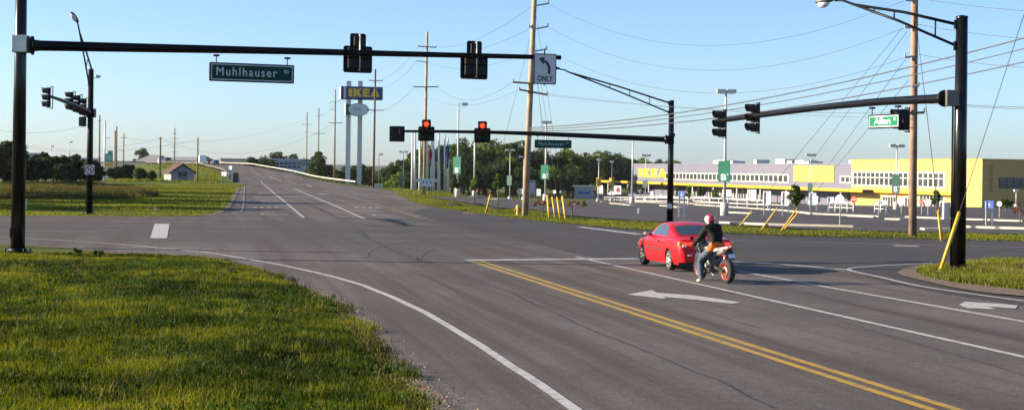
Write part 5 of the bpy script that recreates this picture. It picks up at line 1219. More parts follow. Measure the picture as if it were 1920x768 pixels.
# coarser grass elsewhere -------------------------------------------
def field(name, poly, n, hrange, cols, wmul, label, zoff=.02, dryf=.1, tallsc=6, hidx=None, drycol=(.26, .19, .09)):
    P = np.array([(p[0], p[1]) for p in poly]); x = rng.uniform(P[:, 0].min(), P[:, 0].max(), n * 4); y = rng.uniform(P[:, 1].min(), P[:, 1].max(), n * 4)
    k = inpoly(x, y, [tuple(p) for p in P]); x, y = x[k][:n], y[k][:n]; n = len(x)
    z = np.array([terr(a, b_) for a, b_ in zip(x, y)]) + zoff
    tl = fbm(x, y, tallsc, 51); h = (hrange[0] + (hrange[1] - hrange[0]) * np.clip((tl - .3) * 2, 0, 1)) * rng.uniform(.6, 1.3, n)
    c = mixc(fbm(x, y, tallsc * .8, 61) * .8 + rng.normal(.1, .12, n), *cols) * rng.uniform(.75, 1.25, n)[:, None]
    dr = rng.uniform(0, 1, n) < dryf * (1.0 + 3 * np.clip(fbm(x, y, tallsc * 1.3, 71) - .5, -.3, .5)); c[dr] = np.array(drycol) * rng.uniform(.6, 1.3, dr.sum())[:, None]
    return tag(blades(name, np.stack([x, y, z], 1), h, wmul * rng.uniform(.6, 1.4, n), c, grassm, .6), label, 'grass', kind='stuff')
LG = ((.03, .05, .006), (.08, .105, .009), (.16, .17, .013), (.21, .2, .02))
field('verge_grass', G([(815, 374), (870, 382), (945, 393), (1000, 396), (1065, 407), (1180, 417), (1350, 423), (1500, 433), (1700, 438), (1960, 442), (1960, 455), (1700, 448), (1500, 443), (1180, 430), (1060, 419.5), (940, 406.5), (870, 396.5), (800, 385.5), (735, 362)]), 110000, (.06, .17), LG, .03, 'bright grass verge between the cross street and the parking lot')
field('island_grass', [p for p in cat_rom(G([(1718, 513), (1760, 502), (1850, 497), (1920, 495.5), (2050, 496), (2050, 566), (1920, 548), (1860, 541), (1790, 533), (1735, 523)]), 3)], 45000, (.05, .28), LG, .018, 'grass and weeds on the right traffic island', .06, .22, 1.6)
lawnL = el + [Vector((el[-1].x - 4, el[-1].y + 30)), Vector((-70, 215)), Vector((-75, 100))]
field('left_lawn', [tuple(p) for p in lawnL], 210000, (.06, .22), LG, .045, 'mown grass beyond the cross street on the left', .02, .06, 9)
field('dry_weeds', [tuple(p) for p in G([(-120, 377), (0, 375), (120, 377), (225, 376), (300, 370), (240, 350), (150, 347), (-120, 345)])], 60000, (.25, .85), ((.03, .05, .008), (.07, .09, .015), (.10, .075, .025)), .07, 'tall reddish brown dry weeds in the left field', .0, .27, 9, drycol=(.13, .06, .035))
field('bank_grass', [(XRJ(y) - o, y) for y, o in ((255, 13), (300, 10), (350, 9), (430, 9), (520, 9))] + [(XRJ(y) - o, y) for y, o in ((520, 40), (430, 36), (350, 36), (270, 38))], 30000, (.2, .5), LG, .16, 'sunlit grass bank left of the rising far road', .02, .1, 14)
field('strip_grass', G([(720, 356), (790, 357), (870, 359), (970, 362), (960, 371), (900, 369), (860, 368), (800, 371), (770, 370)]), 30000, (.1, .3), LG, .09, 'grass strip under the flagpoles', .02, .06, 9)

# trees -------------------------------------------------------------
def leaves(n_blobs, n_leaf, rx, ry, rz, cz, size, cols, seed, shape='round', gap=.0):
    r = np.random.default_rng(seed); C = []; 
    while len(C) < n_blobs:
        p = r.normal(0, 1, 3); p /= np.linalg.norm(p); q = r.uniform(.25, 1) ** .45
        z = p[2] * q
        w_ = 1.0 if shape == 'round' else max(.12, (1 - max(z, -.2)) * .62 + .08)
        if z < -.75: continue
        C.append((p[0] * q * rx * w_ * .8, p[1] * q * ry * w_ * .8, cz + z * rz * .82))
    C = np.array(C); br = r.uniform(.22, .42, n_blobs) * min(rx, rz); i = r.integers(0, n_blobs, n_leaf)
    dd = r.normal(0, 1, (n_leaf, 3)); dd /= np.linalg.norm(dd, axis=1)[:, None]; rad = r.uniform(.35, 1.05, n_leaf) ** .6
    P = C[i] + dd * (br[i] * rad)[:, None] * np.array([1, 1, .8])
    nrm = dd + r.normal(0, .7, (n_leaf, 3)); nrm /= np.linalg.norm(nrm, axis=1)[:, None]
    t = np.cross(nrm, r.normal(0, 1, (n_leaf, 3))); t /= np.linalg.norm(t, axis=1)[:, None]; b_ = np.cross(nrm, t)
    s = size * r.uniform(.6, 1.4, n_leaf)[:, None]
    V = np.stack([P - t * s - b_ * s * .2, P + b_ * s * -.55, P + t * s, P + b_ * s * .6], 1).reshape(-1, 3)
    tone = r.uniform(0, 1, n_blobs)[i] * .6 + r.uniform(0, 1, n_leaf) * .4; c = mixc(tone, *cols) * r.uniform(.8, 1.2, n_leaf)[:, None]
    return V, np.repeat(c, 4, 0), C
GREENS = ((.018, .04, .008), (.036, .066, .010), (.065, .095, .014))
DARKS = ((.011, .026, .007), (.019, .04, .009), (.036, .06, .012)); YG = ((.06, .11, .014), (.11, .16, .02), (.16, .19, .03)); OLIVE = ((.05, .07, .03), (.08, .10, .04), (.12, .13, .06)); REDS = ((.10, .03, .03), (.16, .05, .045), (.12, .07, .03))
barkm = mat('bark', (.11, .085, .065), .9, var=.3, scale=3, bump=.5)
def make_tree(name, seed, H, rx, rz, cz, n_blobs, n_leaf, size, cols, tr, loc, label, cat='tree', group=None, shape='round', ry=None, mulch=False):
    root = empty(name, loc, label, cat, group); V, c, C = leaves(n_blobs, n_leaf, rx, ry or rx, rz, cz, size, cols, seed, shape)
    n = len(V) // 4; o = raw_mesh('crown', V, np.arange(n * 4), np.full(n, 4), c, leafm, root)
    b = MB(); r = random.Random(seed)
    b.tube([(0, 0, -.3), (r.uniform(-.05, .05) * rx, 0, cz * .5), (0, 0, cz + rz * .3)], [tr * 1.25, tr, tr * .45], 8)
    for k in range(min(7, n_blobs)):
        e = Vector(C[k * (n_blobs // min(7, n_blobs))]); s = Vector((0, 0, max(.3, cz - rz * .55 + k * rz * .1))); b.tube([s, s.lerp(e, .5) + Vector((0, 0, .1 * rz)), e], [tr * .5, tr * .33, tr * .14], 6)
    me = b; t = MB(); t.v = b.v; t.f = b.f; t.m = b.m; t.sm = b.sm
    off = wloc(root); t.v = [p + off for p in t.v]; t.build('trunk', barkm, root)
    if mulch:
        b = MB(); b.M = Matrix.Translation(off); b.lathe([(.95, -.02), (.8, .1), (.45, .2), (0, .24)], (0, 0, 0), (0, 0, 1), 14); b.build('mulch_ring', mat('mulch', (.018, .014, .012), .95), root)
    return root
def base_at(px, Y): 
    p = at(px, 340, Y); return Vector((p.x, Y, terr(p.x, Y)))
# wood behind the lot
protos = [make_tree('wood_tree', 100 + k, 14, 5.2, 6.4, 7.6, 26, 3600, .42, (GREENS, GREENS, DARKS, YG)[k], .28, base_at((762, 905, 1010, 845)[k], (455, 450, 470, 460)[k]), 'broad tree in the wood line behind the parking lot', group='trees of the wood behind the lot') for k in range(4)]
def fit(root, px, ytop, Y, h0=14.0, wmul=1.0):
    B = base_at(px, Y); H = at(px, ytop, Y).z - B.z; s = H / h0; root.location = B; root.scale = (s * wmul, s * wmul, s); root.rotation_euler = (0, 0, random.uniform(0, 6.28))
TOPS = [(735, 305), (765, 290), (800, 268), (835, 262), (870, 256), (905, 262), (945, 255), (980, 268), (1010, 279), (1040, 272), (1075, 276), (1110, 284), (1145, 280), (1180, 290), (1215, 297), (1250, 299), (1275, 302)]
tl = []
for row, (Yr, dy, sc) in enumerate(((455, 0, 1.0), (500, 4, 1.0), (425, 34, .7))):
    for i, px in enumerate(range(738, 1282, 19 if row < 2 else 15)):
        if row == 2 and px > 1170: continue
        yt = lin(TOPS, px) + dy + random.uniform(-3, 7); Y = Yr + random.uniform(-12, 12)
        if 1085 < px <= 1165: Y = 535 + random.uniform(-12, 25)
        if px > 1165: Y = 640 + random.uniform(-15, 15); yt = lin(TOPS, px) + random.uniform(-1, 4)
        tl.append((px + random.uniform(-7, 7), yt, Y))
for i, (px, yt, Y) in enumerate(tl):
    o = protos[i] if i < 4 else copy_tree(protos[random.choice((0, 1, 2, 2, 3, 0))])
    fit(o, px, yt, Y, 14.0, random.uniform(.95, 1.3))
    o['label'] = 'wood tree, %s, %s' % (('front row' if Y < 442 else 'rear row' if Y > 480 else 'middle row') if px < 1165 else 'beyond the store roof', ('left of the flagpoles' if px < 772 else 'behind the flagpoles' if px < 845 else 'behind the first green B sign' if px < 885 else 'behind the second red signal' if px < 930 else 'left of the leaning pole' if px < 980 else 'right of the leaning pole' if px < 1015 else 'behind the far street sign' if px < 1075 else 'left of the yellow drums' if px < 1118 else 'behind the yellow drums' if px < 1165 else 'left of the far signal pole' if px < 1255 else 'at its far right end'))
# single trees left and centre
def solo(px, yt, Y, k, label, cols, wm=1.0, nl=3000, size=.4, rx=5.0):
    B = base_at(px, Y); H = at(px, yt, Y).z - B.z; s = H / 14
    return make_tree('tree', 300 + k, H, rx * s * wm, 6.4 * s, 7.6 * s, 24, nl, size * max(.6, s), cols, .26 * s, B, label)
spec = [(590, 281, 395, GREENS, 1.15, 'bushy bright tree standing in front of the utility pole by the guardrail'), (612, 297, 400, DARKS, 1.0, 'darker tree right behind the bushy guardrail tree'), (470, 291, 480, GREENS, 1.5, 'low broad green tree at the road crest'), (500, 288, 500, DARKS, 1.3, 'dark low tree beside the crest tree'), (525, 279, 560, OLIVE, 1.1, 'olive ragged tree above the blue-grey building'), (545, 283, 565, OLIVE, .9, 'thin olive tree above the right end of the blue-grey building'),
        (265, 276, 760, OLIVE, 1.1, 'round hazy tree above the long cream building'), (392, 291, 700, OLIVE, 1.3, 'hazy round tree behind the white box truck'), (640, 309, 380, DARKS, 1.2, 'small dark tree left of the white masts'), (672, 305, 400, DARKS, 1.4, 'dark tree between the white masts'), (690, 308, 420, GREENS, 1.2, 'tree left of the dark red pole'), (722, 320, 380, GREENS, 1.4, 'low bush right of the dark red pole'), (745, 318, 360, YG, 1.3, 'yellow-green bush left of the flagpoles'), (770, 320, 350, GREENS, 1.4, 'green bush behind the first flagpoles'),
        (6, 252, 215, DARKS, 1.2, 'big dark tree at the left edge of the view'), (38, 268, 225, DARKS, 1.0, 'dark tree partly hidden by the thick near pole'), (-40, 245, 210, DARKS, 1.2, 'dark tree just beyond the left edge'), (80, 286, 235, DARKS, 1.2, 'dark bushy tree right of the thick near pole'), (108, 300, 232, DARKS, 1.4, 'low dark bush in the middle of the thicket'), (140, 288, 240, GREENS, 1.2, 'brighter topped tree left of the far left signal pole'), (122, 287, 300, YG, 1.3, 'yellow-green tree behind the thicket'), (158, 298, 236, DARKS, 1.1, 'dark tree touching the far left signal pole'), (60, 305, 222, DARKS, 1.6, 'low dark bush right of the thick pole'), (182, 310, 240, DARKS, 1.2, 'small dark bush right of the far left signal pole'), (215, 310, 270, DARKS, 1.5, 'dark shrub beside the grey cabinet'), (240, 308, 275, DARKS, 1.4, 'dark shrub left of the round bush'), (262, 313, 268, GREENS, 1.4, 'round green bush left of the shed'), (285, 320, 272, GREENS, 1.2, 'low bush against the shed'), (20, 318, 212, DARKS, 2.0, 'low dark hedge bush at the far left')]
for k, (px, yt, Y, cols, wm, lab) in enumerate(spec): solo(px, yt, Y, k, lab, cols, wm, nl=5000 if Y < 300 else 3000, size=.40 if Y < 300 else .42)
tbp = None
for k in range(15):
    px = -20 + k * 13 + random.uniform(-3, 3); Y = 226 + random.uniform(-8, 8)
    if tbp is None: tbp = make_tree('thicket_bush', 820, 4, 2.2, 2.0, 1.9, 14, 2600, .26, DARKS, .1, base_at(px, Y), '', 'bush', 'low bushes of the left thicket'); o = tbp
    else: o = copy_tree(tbp)
    o.location = base_at(px, Y); s_ = random.uniform(.75, 1.25); o.scale = (s_ * 1.15, s_, s_); o.rotation_euler = (0, 0, random.uniform(0, 6))
    o['label'] = 'low dark bush at the foot of the left thicket, %s from left' % ('first', 'second', 'third', 'fourth', 'fifth', 'sixth', 'seventh', 'eighth', 'ninth', 'tenth', 'eleventh', 'twelfth', 'thirteenth', 'fourteenth', 'fifteenth')[k]
# trees beyond the left edge whose long shadows fall across the lawn and the far road
for k, (X_, Y_, s) in enumerate(((-50, 103, .62), (-54, 109.5, .95), (-49, 121, .7), (-60, 131, 1.15), (-62, 146, .9), (-72, 168, 1.2), (-80, 196, 1.2))):
    make_tree('tree', 500 + k, 14 * s, 5 * s, 6.4 * s, 7.6 * s, 22, 5200, .5, GREENS, .25 * s, onz(X_, Y_), 'tree beyond the left edge of the view, %s counting away from the camera' % ('first', 'second', 'third', 'fourth', 'fifth', 'sixth', 'seventh')[k], group='trees beyond the left edge')
# young trees planted in the lot
def young(px, yt, ycb, yfoot, wpx, k, label, cols=YG, shape='cone', mulch=False, nl=900, Y=None, size=.13):
    ft = g(px, yfoot) if Y is None else base_at(px, Y); s = ft.y / F; H = (yfoot - yt) * s; ch = (ycb - yt) * s
    return make_tree('young_tree', 700 + k, H, wpx * s / 2 * 1.15, ch / 2, H - ch / 2, 14, nl, size * ft.y / 170, cols, .05, ft, label, 'tree', 'young planted trees', shape, mulch=mulch)
for k, a in enumerate(((851, 326, 362, 386, 22, 'young dark tree left of the B lamp post by the flagpoles', OLIVE, 'cone', True), (889, 325, 362, 385, 18, 'young tree under the second red signal, mulch at its foot', YG, 'cone', True), (933, 325, 360, 393, 22, 'young tree nearest the pale leaning pole, mulch at its foot', YG, 'cone', True),
                       (1490, 343, 391, 408, 32, 'young leafy tree beside the blank white panels', GREENS, 'round', False, 1200), (1755, 352, 388, 411, 24, 'young tree left of the near right pole', GREENS, 'cone', False), (1315, 347, 374, 381, 15, 'young tree in front of the store doors', GREENS, 'round', False), (1290, 345, 374, 380, 14, 'slim young tree right of the wheelchair sign', YG, 'cone', False), (1200, 342, 366, 376, 12, 'thin nearly bare young tree at the store corner', OLIVE, 'round', False, 250), (1591, 357, 380, 394, 9, 'narrow young tree left of the dark red stop sign', OLIVE, 'cone', False), (1886, 370, 394, 404, 22, 'young tree against the yellow end wall', GREENS, 'round', False),
                       (1005, 344, 362, 372, 10, 'small young tree right of the pale pole', GREENS, 'cone', False), (1042, 345, 360, 370, 10, 'small young tree between the guy sleeves', YG, 'cone', False), (1095, 344, 358, 366, 10, 'small young tree by the grey trailer', GREENS, 'round', False), (1340, 352, 374, 381, 12, 'pale young tree before the store', YG, 'round', False), (1823, 346, 372, 386, 8, 'thin young tree on the yellow facade, left', OLIVE, 'cone', False, 200), (1842, 352, 376, 387, 7, 'thin young tree on the yellow facade, right', OLIVE, 'cone', False, 200))):
    young(a[0], a[1], a[2], a[3], a[4], k, a[5], a[6], a[7], a[8], *(a[9:]))
for k, (px, yt, ycb, yf, w_, lab) in enumerate(((1072, 372, 392, 411, 64, 'wide reddish young tree right of the yellow guy sleeves'), (1018, 372, 390, 409, 44, 'reddish bare shrub behind the yellow guy sleeves'), (1780, 378, 398, 414, 36, 'dark reddish shrub left of the near right pole'), (1912, 375, 412, 420, 36, 'dark reddish shrub at the right edge of the view'))):
    young(px, yt, ycb, yf, w_, 40 + k, lab, REDS, 'round', False, 420, size=.09)
for k, (px, y_, w_) in enumerate(((740, 348, 26), (760, 350, 26), (783, 352, 20))):
    p = g(px, y_ + 3); s = p.y / F; make_tree('red_shrub', 900 + k, 2, w_ * s / 2, 12 * s / 2, 6 * s, 10, 700, .18, REDS, .05, p, ('left', 'middle', 'right')[k] + ' reddish shrub before the flagpoles', 'shrub', 'reddish shrubs before the flagpoles')
# weeds beside the near pole and the verge
for k, (px, y_, w_, h_, lab) in enumerate(((185, 491, 34, 15, 'leafy weed clump at the top edge of the near grass'), (140, 489, 46, 19, 'larger leafy weed clump right of the thick pole'))):
    p = g(px, y_ - 2); p.z += .1; s = p.y / F; make_tree('weed_clump', 950 + k, .5, w_ * s / 2, h_ * s / 2, h_ * s * .45, 9, 500, .035, GREENS, .008, p, lab, 'weed', 'weed clumps on the near corner')
# far hills
b = MB(); v = []; xs_ = list(range(-2600, 2700, 50))
for j, (dy, hs) in enumerate(((0, 0), (120, 1), (420, 0))):
    for x_ in xs_:
        hgt = 16 + 16 * mnoise.noise((x_ * .0013, 2, 1)) + 5 * mnoise.noise((x_ * .011, 5, 1)); v.append((x_, 2500 + dy, -8 + hs * max(4, hgt)))
n = len(xs_); b.add(v, [(j * n + i, j * n + i + 1, (j + 1) * n + i + 1, (j + 1) * n + i) for j in range(2) for i in range(n - 1)], True)
tag(b.build('hills', mat('hill_wood', (.035, .055, .03), .95, var=.4, scale=.02, detail=8)), kind='structure')

# neighbours of one row are told apart by their order from the left
ORD = ('first', 'second', 'third', 'fourth', 'fifth', 'sixth', 'seventh', 'eighth', 'ninth', 'tenth', 'eleventh', 'twelfth', 'thirteenth', 'fourteenth', 'fifteenth', 'sixteenth')
byl = {}
for o in list(col.objects):
    if o.type == 'EMPTY' and o.get('group') in ('trees of the wood behind the lot',): byl.setdefault(o['label'], []).append(o)
for lab, os_ in byl.items():
    if len(os_) > 1:
        for k, o in enumerate(sorted(os_, key=lambda o: o.location.x / o.location.y)): o['label'] = lab + ', ' + ORD[k] + ' from left'
# ------------------------------------------------------------------ red coupe
lane_a, lane_b = g(1900, 665.5), g(1080, 482.5)
fwd = (lane_b - lane_a); fwd.z = 0; fwd.normalize(); rgt = Vector((fwd.y, -fwd.x, 0))
slope = math.atan((terr(0, 46) - terr(0, 38)) / 8)
def veh_matrix(o, f):
    f = Vector(f).normalized(); f.z = math.tan(slope) * f.y; f.normalize(); r = f.cross(Vector((0, 0, 1))).normalized(); u = r.cross(f)
    M = Matrix((r, f, u)).transposed().to_4x4(); M.translation = o; return M
red = mat('car_red', (.50, .005, .009), .32, var=.05, scale=2, coat=.3, spec=.3)
trim = mat('black_trim', (.02, .02, .022), .55); tyre = MATS['tyre_rubber']; rimm = mat('hubcap_silver', (.55, .52, .46), .35, .6)
carglass = mat('car_glass', (.03, .05, .055), .04, spec=1.0, coat=.6)
RL = g(1259, 508.5)
Pc = RL + rgt * .73 + fwd * 1.27; Pc.z = terr(Pc.x, Pc.y) + .04
MC = veh_matrix(Pc, fwd)
car = empty('red_car', Pc, 'shiny red two-door coupe waiting at the stop line, left of the motorcyclist', 'car')
ZTOP = [(-2.22, .50), (-2.2, .70), (-2.14, .88), (-2.05, .93), (-1.75, .955), (-1.4, .975), (-.6, .95), (.75, .95), (1.2, .90), (1.7, .82), (2.05, .72), (2.18, .60), (2.25, .42)]
WID = [(-2.22, .66), (-2.17, .75), (-2.05, .81), (-1.6, .845), (-.5, .85), (.8, .85), (1.4, .84), (1.8, .80), (2.05, .73), (2.18, .64), (2.25, .52)]
WH = (1.35, -1.27)
def zlow(y):
    z = .19 if -2.0 < y < 2.05 else .27
    for c in WH:
        if abs(y - c) < .36: z = max(z, .27 + math.sqrt(.36 ** 2 - (y - c) ** 2))
    return z
def bw(y, z): return lin(WID, y) * (1 - .07 * ((z - .58) / .4) ** 2)
ys = sorted(set([round(-2.22 + 4.47 * k / 96, 4) for k in range(97)] + [c + s * .3599 for c in WH for s in (-1, 1)]))
b = MB(); b.M = MC; rows = []; nst = 0
for y in ys:
    zl, zt = zlow(y), lin(ZTOP, y); zs = max(zl + .02, zt - .07); ring = []
    for t in (0, .2, .4, .55, .7, .85, 1): z = zl + (zs - zl) * t; ring.append((bw(y, z), y, z))
    w_ = bw(y, zs); ring += [(w_ * .97, y, zt - .035), (w_ * .88, y, zt - .012), (w_ * .5, y, zt + .004), (0, y, zt + .012)]
    full = ring + [(-p[0], p[1], p[2]) for p in ring[-2::-1]]; rows.append(full)
n = len(rows[0]); vv = [p for r_ in rows for p in r_]
b.add(vv, [(i * n + k, i * n + k + 1, (i + 1) * n + k + 1, (i + 1) * n + k) for i in range(len(rows) - 1) for k in range(n - 1)], True)
b.add(rows[0], [tuple(range(n))], False); b.add(rows[-1], [tuple(range(n))[::-1]], False)
b.build('body', red, car)
b = MB(); b.M = MC; b.box((0, 0, .3), (1.3, 4.1, .2)); b.box((0, 0, .42), (1.46, 1.9, .3)); b.build('underbody', trim, car)
for c in WH:
    for s in (-1, 1):
        b = MB(); b.M = MC; b.box((s * .61, c, .48), (.32, .70, .30)); b.build('wheel_well', trim, car)
ZC = [(-1.62, .98), (-1.3, 1.12), (-.95, 1.27), (-.72, 1.335), (-.35, 1.375), (0, 1.37), (.18, 1.335), (.5, 1.17), (1.0, .92)]
def cab(y): 
    zc = lin(ZC, y); wb = .775 - .10 * sst(-.9, -1.62, y) - .06 * sst(.3, 1.0, y); zr = max(.95, zc - .055); wr = wb - (zr - .95) * .48
    return zc, wb, zr, wr
def side(y, s, off=0, sg=1): zc, wb, zr, wr = cab(y); return (sg * (wb + (wr - wb) * s + off), y, .93 + (zr - .93) * s + off * .3)
def top(y, u, off=0): zc, wb, zr, wr = cab(y); return (u * wr, y, zr + (zc - zr) * (1 - u * u) + off)
b = MB(); b.M = MC; cy = [-1.62 + 2.62 * k / 40 for k in range(41)]; rows = []
for y in cy: rows.append([side(y, s) for s in (0, .33, .66, 1)] + [top(y, u) for u in (.93, .7, .35, 0, -.35, -.7, -.93)] + [side(y, s, 0, -1) for s in (1, .66, .33, 0)])
n = len(rows[0]); b.add([p for r_ in rows for p in r_], [(i * n + k, i * n + k + 1, (i + 1) * n + k + 1, (i + 1) * n + k) for i in range(40) for k in range(n - 1)], True); b.build('roof', red, car)
def pane(name, fn, y0, y1, a0, a1, ny=8, na=6, y0b=None, y1b=None):
    b = MB(); b.M = MC; v = []
    for i in range(ny + 1):
        for k in range(na + 1):
            a = a0 + (a1 - a0) * k / na; t = k / na
            ya = y0 + ((y0b if y0b is not None else y0) - y0) * t; yb = y1 + ((y1b if y1b is not None else y1) - y1) * t
            v.append(fn(ya + (yb - ya) * i / ny, a))
    q = na + 1; b.add(v, [(i * q + k, i * q + k + 1, (i + 1) * q + k + 1, (i + 1) * q + k) for i in range(ny) for k in range(na)], True); return b.build(name, carglass, car)
pane('rear_window', lambda y, u: top(y, u, .008), -1.5, -.92, -.86, .86)
pane('windscreen', lambda y, u: top(y, u, .008), .25, .92, -.9, .9)
for sg in (-1, 1):
    pane('side_window', lambda y, s: side(y, s, .008, sg), -.36, .78, .1, .93, y1b=.14)
    pane('quarter_window', lambda y, s: side(y, s, .008, sg), -1.02, -.42, .1, .93, y0b=-.72)
    for p0, p1, y in ((.47, .93, -.46), (.47, .93, .72)):       # door seams
        b = MB(); b.M = MC; b.add([(sg * (bw(y, z) + .004), y + d_, z) for z in (.3, .45, .6, .75, .87) for d_ in (-.008, .008)], [(2 * i, 2 * i + 1, 2 * i + 3, 2 * i + 2) for i in range(4)]); b.build('door_seam', trim, car)
    b = MB(); b.M = MC; b.add([(sg * (bw(y, z) + .008), y, z) for y in [-.82 + 1.75 * k / 12 for k in range(13)] for z in (.55, .60)], [(2 * i, 2 * i + 1, 2 * i + 3, 2 * i + 2) for i in range(12)]); b.build('side_moulding', trim, car)
    b = MB(); b.M = MC; b.box((sg * .855, -.3, .80), (.03, .16, .045), .01); b.build('door_handle', trim, car)
    b = MB(); b.M = MC; b.ell((sg * .93, .60, .98), (.11, .075, .085), 10, 8); b.tube([(sg * .76, .62, .95), (sg * .9, .6, .97)], .03, 6); mr = b.build('mirror', trim, car)
    b = MB(); b.M = MC; b.ell((sg * .93, .545, .98), (.09, .03, .065), 10, 6); b.build('mirror_glass', rimm, mr)
    for c in WH:
        b = MB(); b.M = MC; x = sg * .735
        b.lathe([(.2, .0), (.245, -.012), (.285, .0), (.293, .04), (.293, .13), (.28, .175), (.2, .185)], (x + sg * .09, c, .293), (-sg, 0, 0), 24); wt = b.build('tyre', tyre, car)
        b = MB(); b.M = MC; b.lathe([(0, .0), (.05, .0), (.07, .02), (.17, .015), (.20, .0), (.21, .03), (.2, .12)], (x + sg * .09, c, .293), (-sg, 0, 0), 24); rm = b.build('hubcap', rimm, wt)
        for q in range(7):
            b = MB(); b.M = MC; a = 2 * math.pi * q / 7; b.tube([(x + sg * .094, c + .1 * math.cos(a), .293 + .1 * math.sin(a)), (x + sg * .096, c + .165 * math.cos(a), .293 + .165 * math.sin(a))], .016, 6); b.build('hubcap_slot', trim, wt)
def tail_patch(name, u0, u1, z0, z1, m, off, wrap=0):
    """patch hugging the rear end between lateral positions; wrap continues round the corner"""
    b = MB(); b.M = MC; v = []; N_ = 8
    for i in range(N_ + 1):
        t = i / N_; x = u0 + (u1 - u0) * t
        for z in (z0, z1):
            yr = -2.2 + .03 + .10 * max(0, (abs(x) - .5) / .3) ** 2 + (z - .7) * .3 * (1 if z > .7 else 0); v.append((x, yr - off - .06, z))
    b.add(v, [(2 * i, 2 * i + 1, 2 * i + 3, 2 * i + 2) for i in range(N_)], True); return b.build(name, m, car)
tl_red = mat('tail_red', (.55, .02, .015), .15, emit=(1, .05, .02), estr=.5, coat=.6); tl_amb = mat('tail_amber', (.8, .30, .03), .15, coat=.6); tl_clr = mat('tail_clear', (.8, .75, .7), .1, coat=.6)
for sg in (-1, 1):
    b = MB(); b.M = MC; b.box((sg * .50, -2.185, .79), (.36, .10, .10), .03); L_ = b.build('tail_light', tl_red, car)
    b = MB(); b.M = MC; b.box((sg * .735, -2.10, .785), (.16, .17, .11), .03); b.build('turn_lamp', tl_amb, L_)
    b = MB(); b.M = MC; b.box((sg * .66, -2.225, .73), (.12, .06, .06), .015); b.build('reverse_lamp', tl_clr, L_)
    b = MB(); b.M = MC; b.box((sg * .5, -2.235, .47), (.12, .03, .04), .008); b.build('reflector', tl_clr if sg < 0 else tl_red, car)
    b = MB(); b.M = MC; b.ell((sg * .56, 2.13, .62), (.18, .08, .07), 10, 6); b.build('headlight', tl_clr, car)
b = MB(); b.M = MC; b.box((0, -2.2, .81), (.62, .04, .17), .02); pr = b.build('plate_recess', mat('car_red_dark', (.2, .008, .012), .3), car)
b = MB(); b.M = MC; b.box((0, -2.226, .81), (.31, .015, .15), .004); b.build('licence_plate', mat('plate_blue', (.55, .68, .85), .4), car)
b = MB(); b.M = MC; b.add([(x, -2.232, .64) for x in (-.8, .8)] + [(x, -2.232, .625) for x in (-.8, .8)], [(0, 1, 3, 2)]); b.build('bumper_seam', trim, car)
b = MB(); b.M = MC; b.tube([(.5, -2.0, .24), (.5, -2.24, .23)], .03, 8); b.build('exhaust', rimm, car)
for sx in (-.36, .36):
    b = MB(); b.M = MC; b.box((sx, -.55, 1.02), (.42, .12, .34), .05); b.box((sx, -.57, 1.24), (.24, .09, .14), .04); b.build('seat_back', trim, car)

# ------------------------------------------------------------------ motorcycle
RW = g(1364.5, 532.5); MBk = None
bf = (fwd * 1.0 - rgt * .17).normalized(); Pb = RW + bf * .70; Pb.z = terr(Pb.x, Pb.y) + .02
MK = veh_matrix(Pb, bf) @ Matrix.Rotation(R(-4), 4, 'Y')
bike = empty('motorcycle', Pb, 'dark sport motorcycle with red wheel rims, ridden just behind the red coupe', 'motorcycle')
bblk = mat('bike_black', (.02, .02, .022), .35, coat=.3); chrome = mat('bike_metal', (.5, .48, .45), .3, .8); rimred = mat('rim_red', (.55, .03, .015), .35); org = mat('orange_shirt', (.70, .12, .006), .7, var=.1, scale=8)
def part(name, m, fn, parent=bike):
    b = MB(); b.M = MK; fn(b); return b.build(name, m, parent)
def wheel(yc, r, wd):
    t = part('tyre', tyre, lambda b: b.lathe([(r - .11, -wd * .42), (r - .05, -wd * .5), (r - .012, -wd * .3), (r, 0), (r - .012, wd * .3), (r - .05, wd * .5), (r - .11, wd * .42)], (0, yc, r), (1, 0, 0), 32))
    part('rim', rimred, lambda b: (b.lathe([(r - .10, -wd * .4), (r - .13, -wd * .36), (r - .14, 0), (r - .13, wd * .36), (r - .10, wd * .4)], (0, yc, r), (1, 0, 0), 32), [b.beam((0, yc + .05 * math.cos(a), r + .05 * math.sin(a)), (0, yc + (r - .12) * math.cos(a), r + (r - .12) * math.sin(a)), .035, .05, (1, 0, 0)) for a in [2 * math.pi * k / 5 for k in range(5)]], b.lathe([(0, -.07), (.06, -.07), (.06, .07), (0, .07)], (0, yc, r), (1, 0, 0), 14)), t)
    part('brake_disc', chrome, lambda b: b.lathe([(.07, -.06), (.13, -.06), (.13, -.066), (.07, -.066)], (0, yc, r), (1, 0, 0), 24), t)
wheel(-.70, .315, .18); wheel(.72, .30, .12)
part('swingarm', bblk, lambda b: (b.beam((-.11, -.7, .32), (-.1, -.15, .42), .035, .09), b.beam((.11, -.7, .32), (.1, -.15, .42), .035, .09)))
part('engine', mat('engine_grey', (.12, .115, .11), .45, .5), lambda b: (b.box((0, .12, .42), (.40, .42, .34), .06), b.box((0, .2, .60), (.30, .28, .2), .04), b.lathe([(0, 0), (.11, 0), (.11, .03), (0, .04)], (-.2, .05, .4), (-1, 0, 0), 16)))
part('frame', bblk, lambda b: [b.tube([(s * .13, .5, .86), (s * .19, .22, .68), (s * .16, -.12, .48), (s * .12, -.2, .40)], .035, 8) for s in (-1, 1)] + [b.tube([(s * .1, -.1, .66), (s * .09, -.5, .80), (s * .06, -.8, .86)], .02, 6) for s in (-1, 1)])
part('fork', chrome, lambda b: [b.tube([(s * .1, .72, .3), (s * .1, .52, .92)], .027, 8) for s in (-1, 1)])
part('fuel_tank', bblk, lambda b: (b.ell((0, .22, .86), (.17, .30, .13), 14, 10), b.ell((0, .05, .80), (.13, .22, .09), 12, 8)))
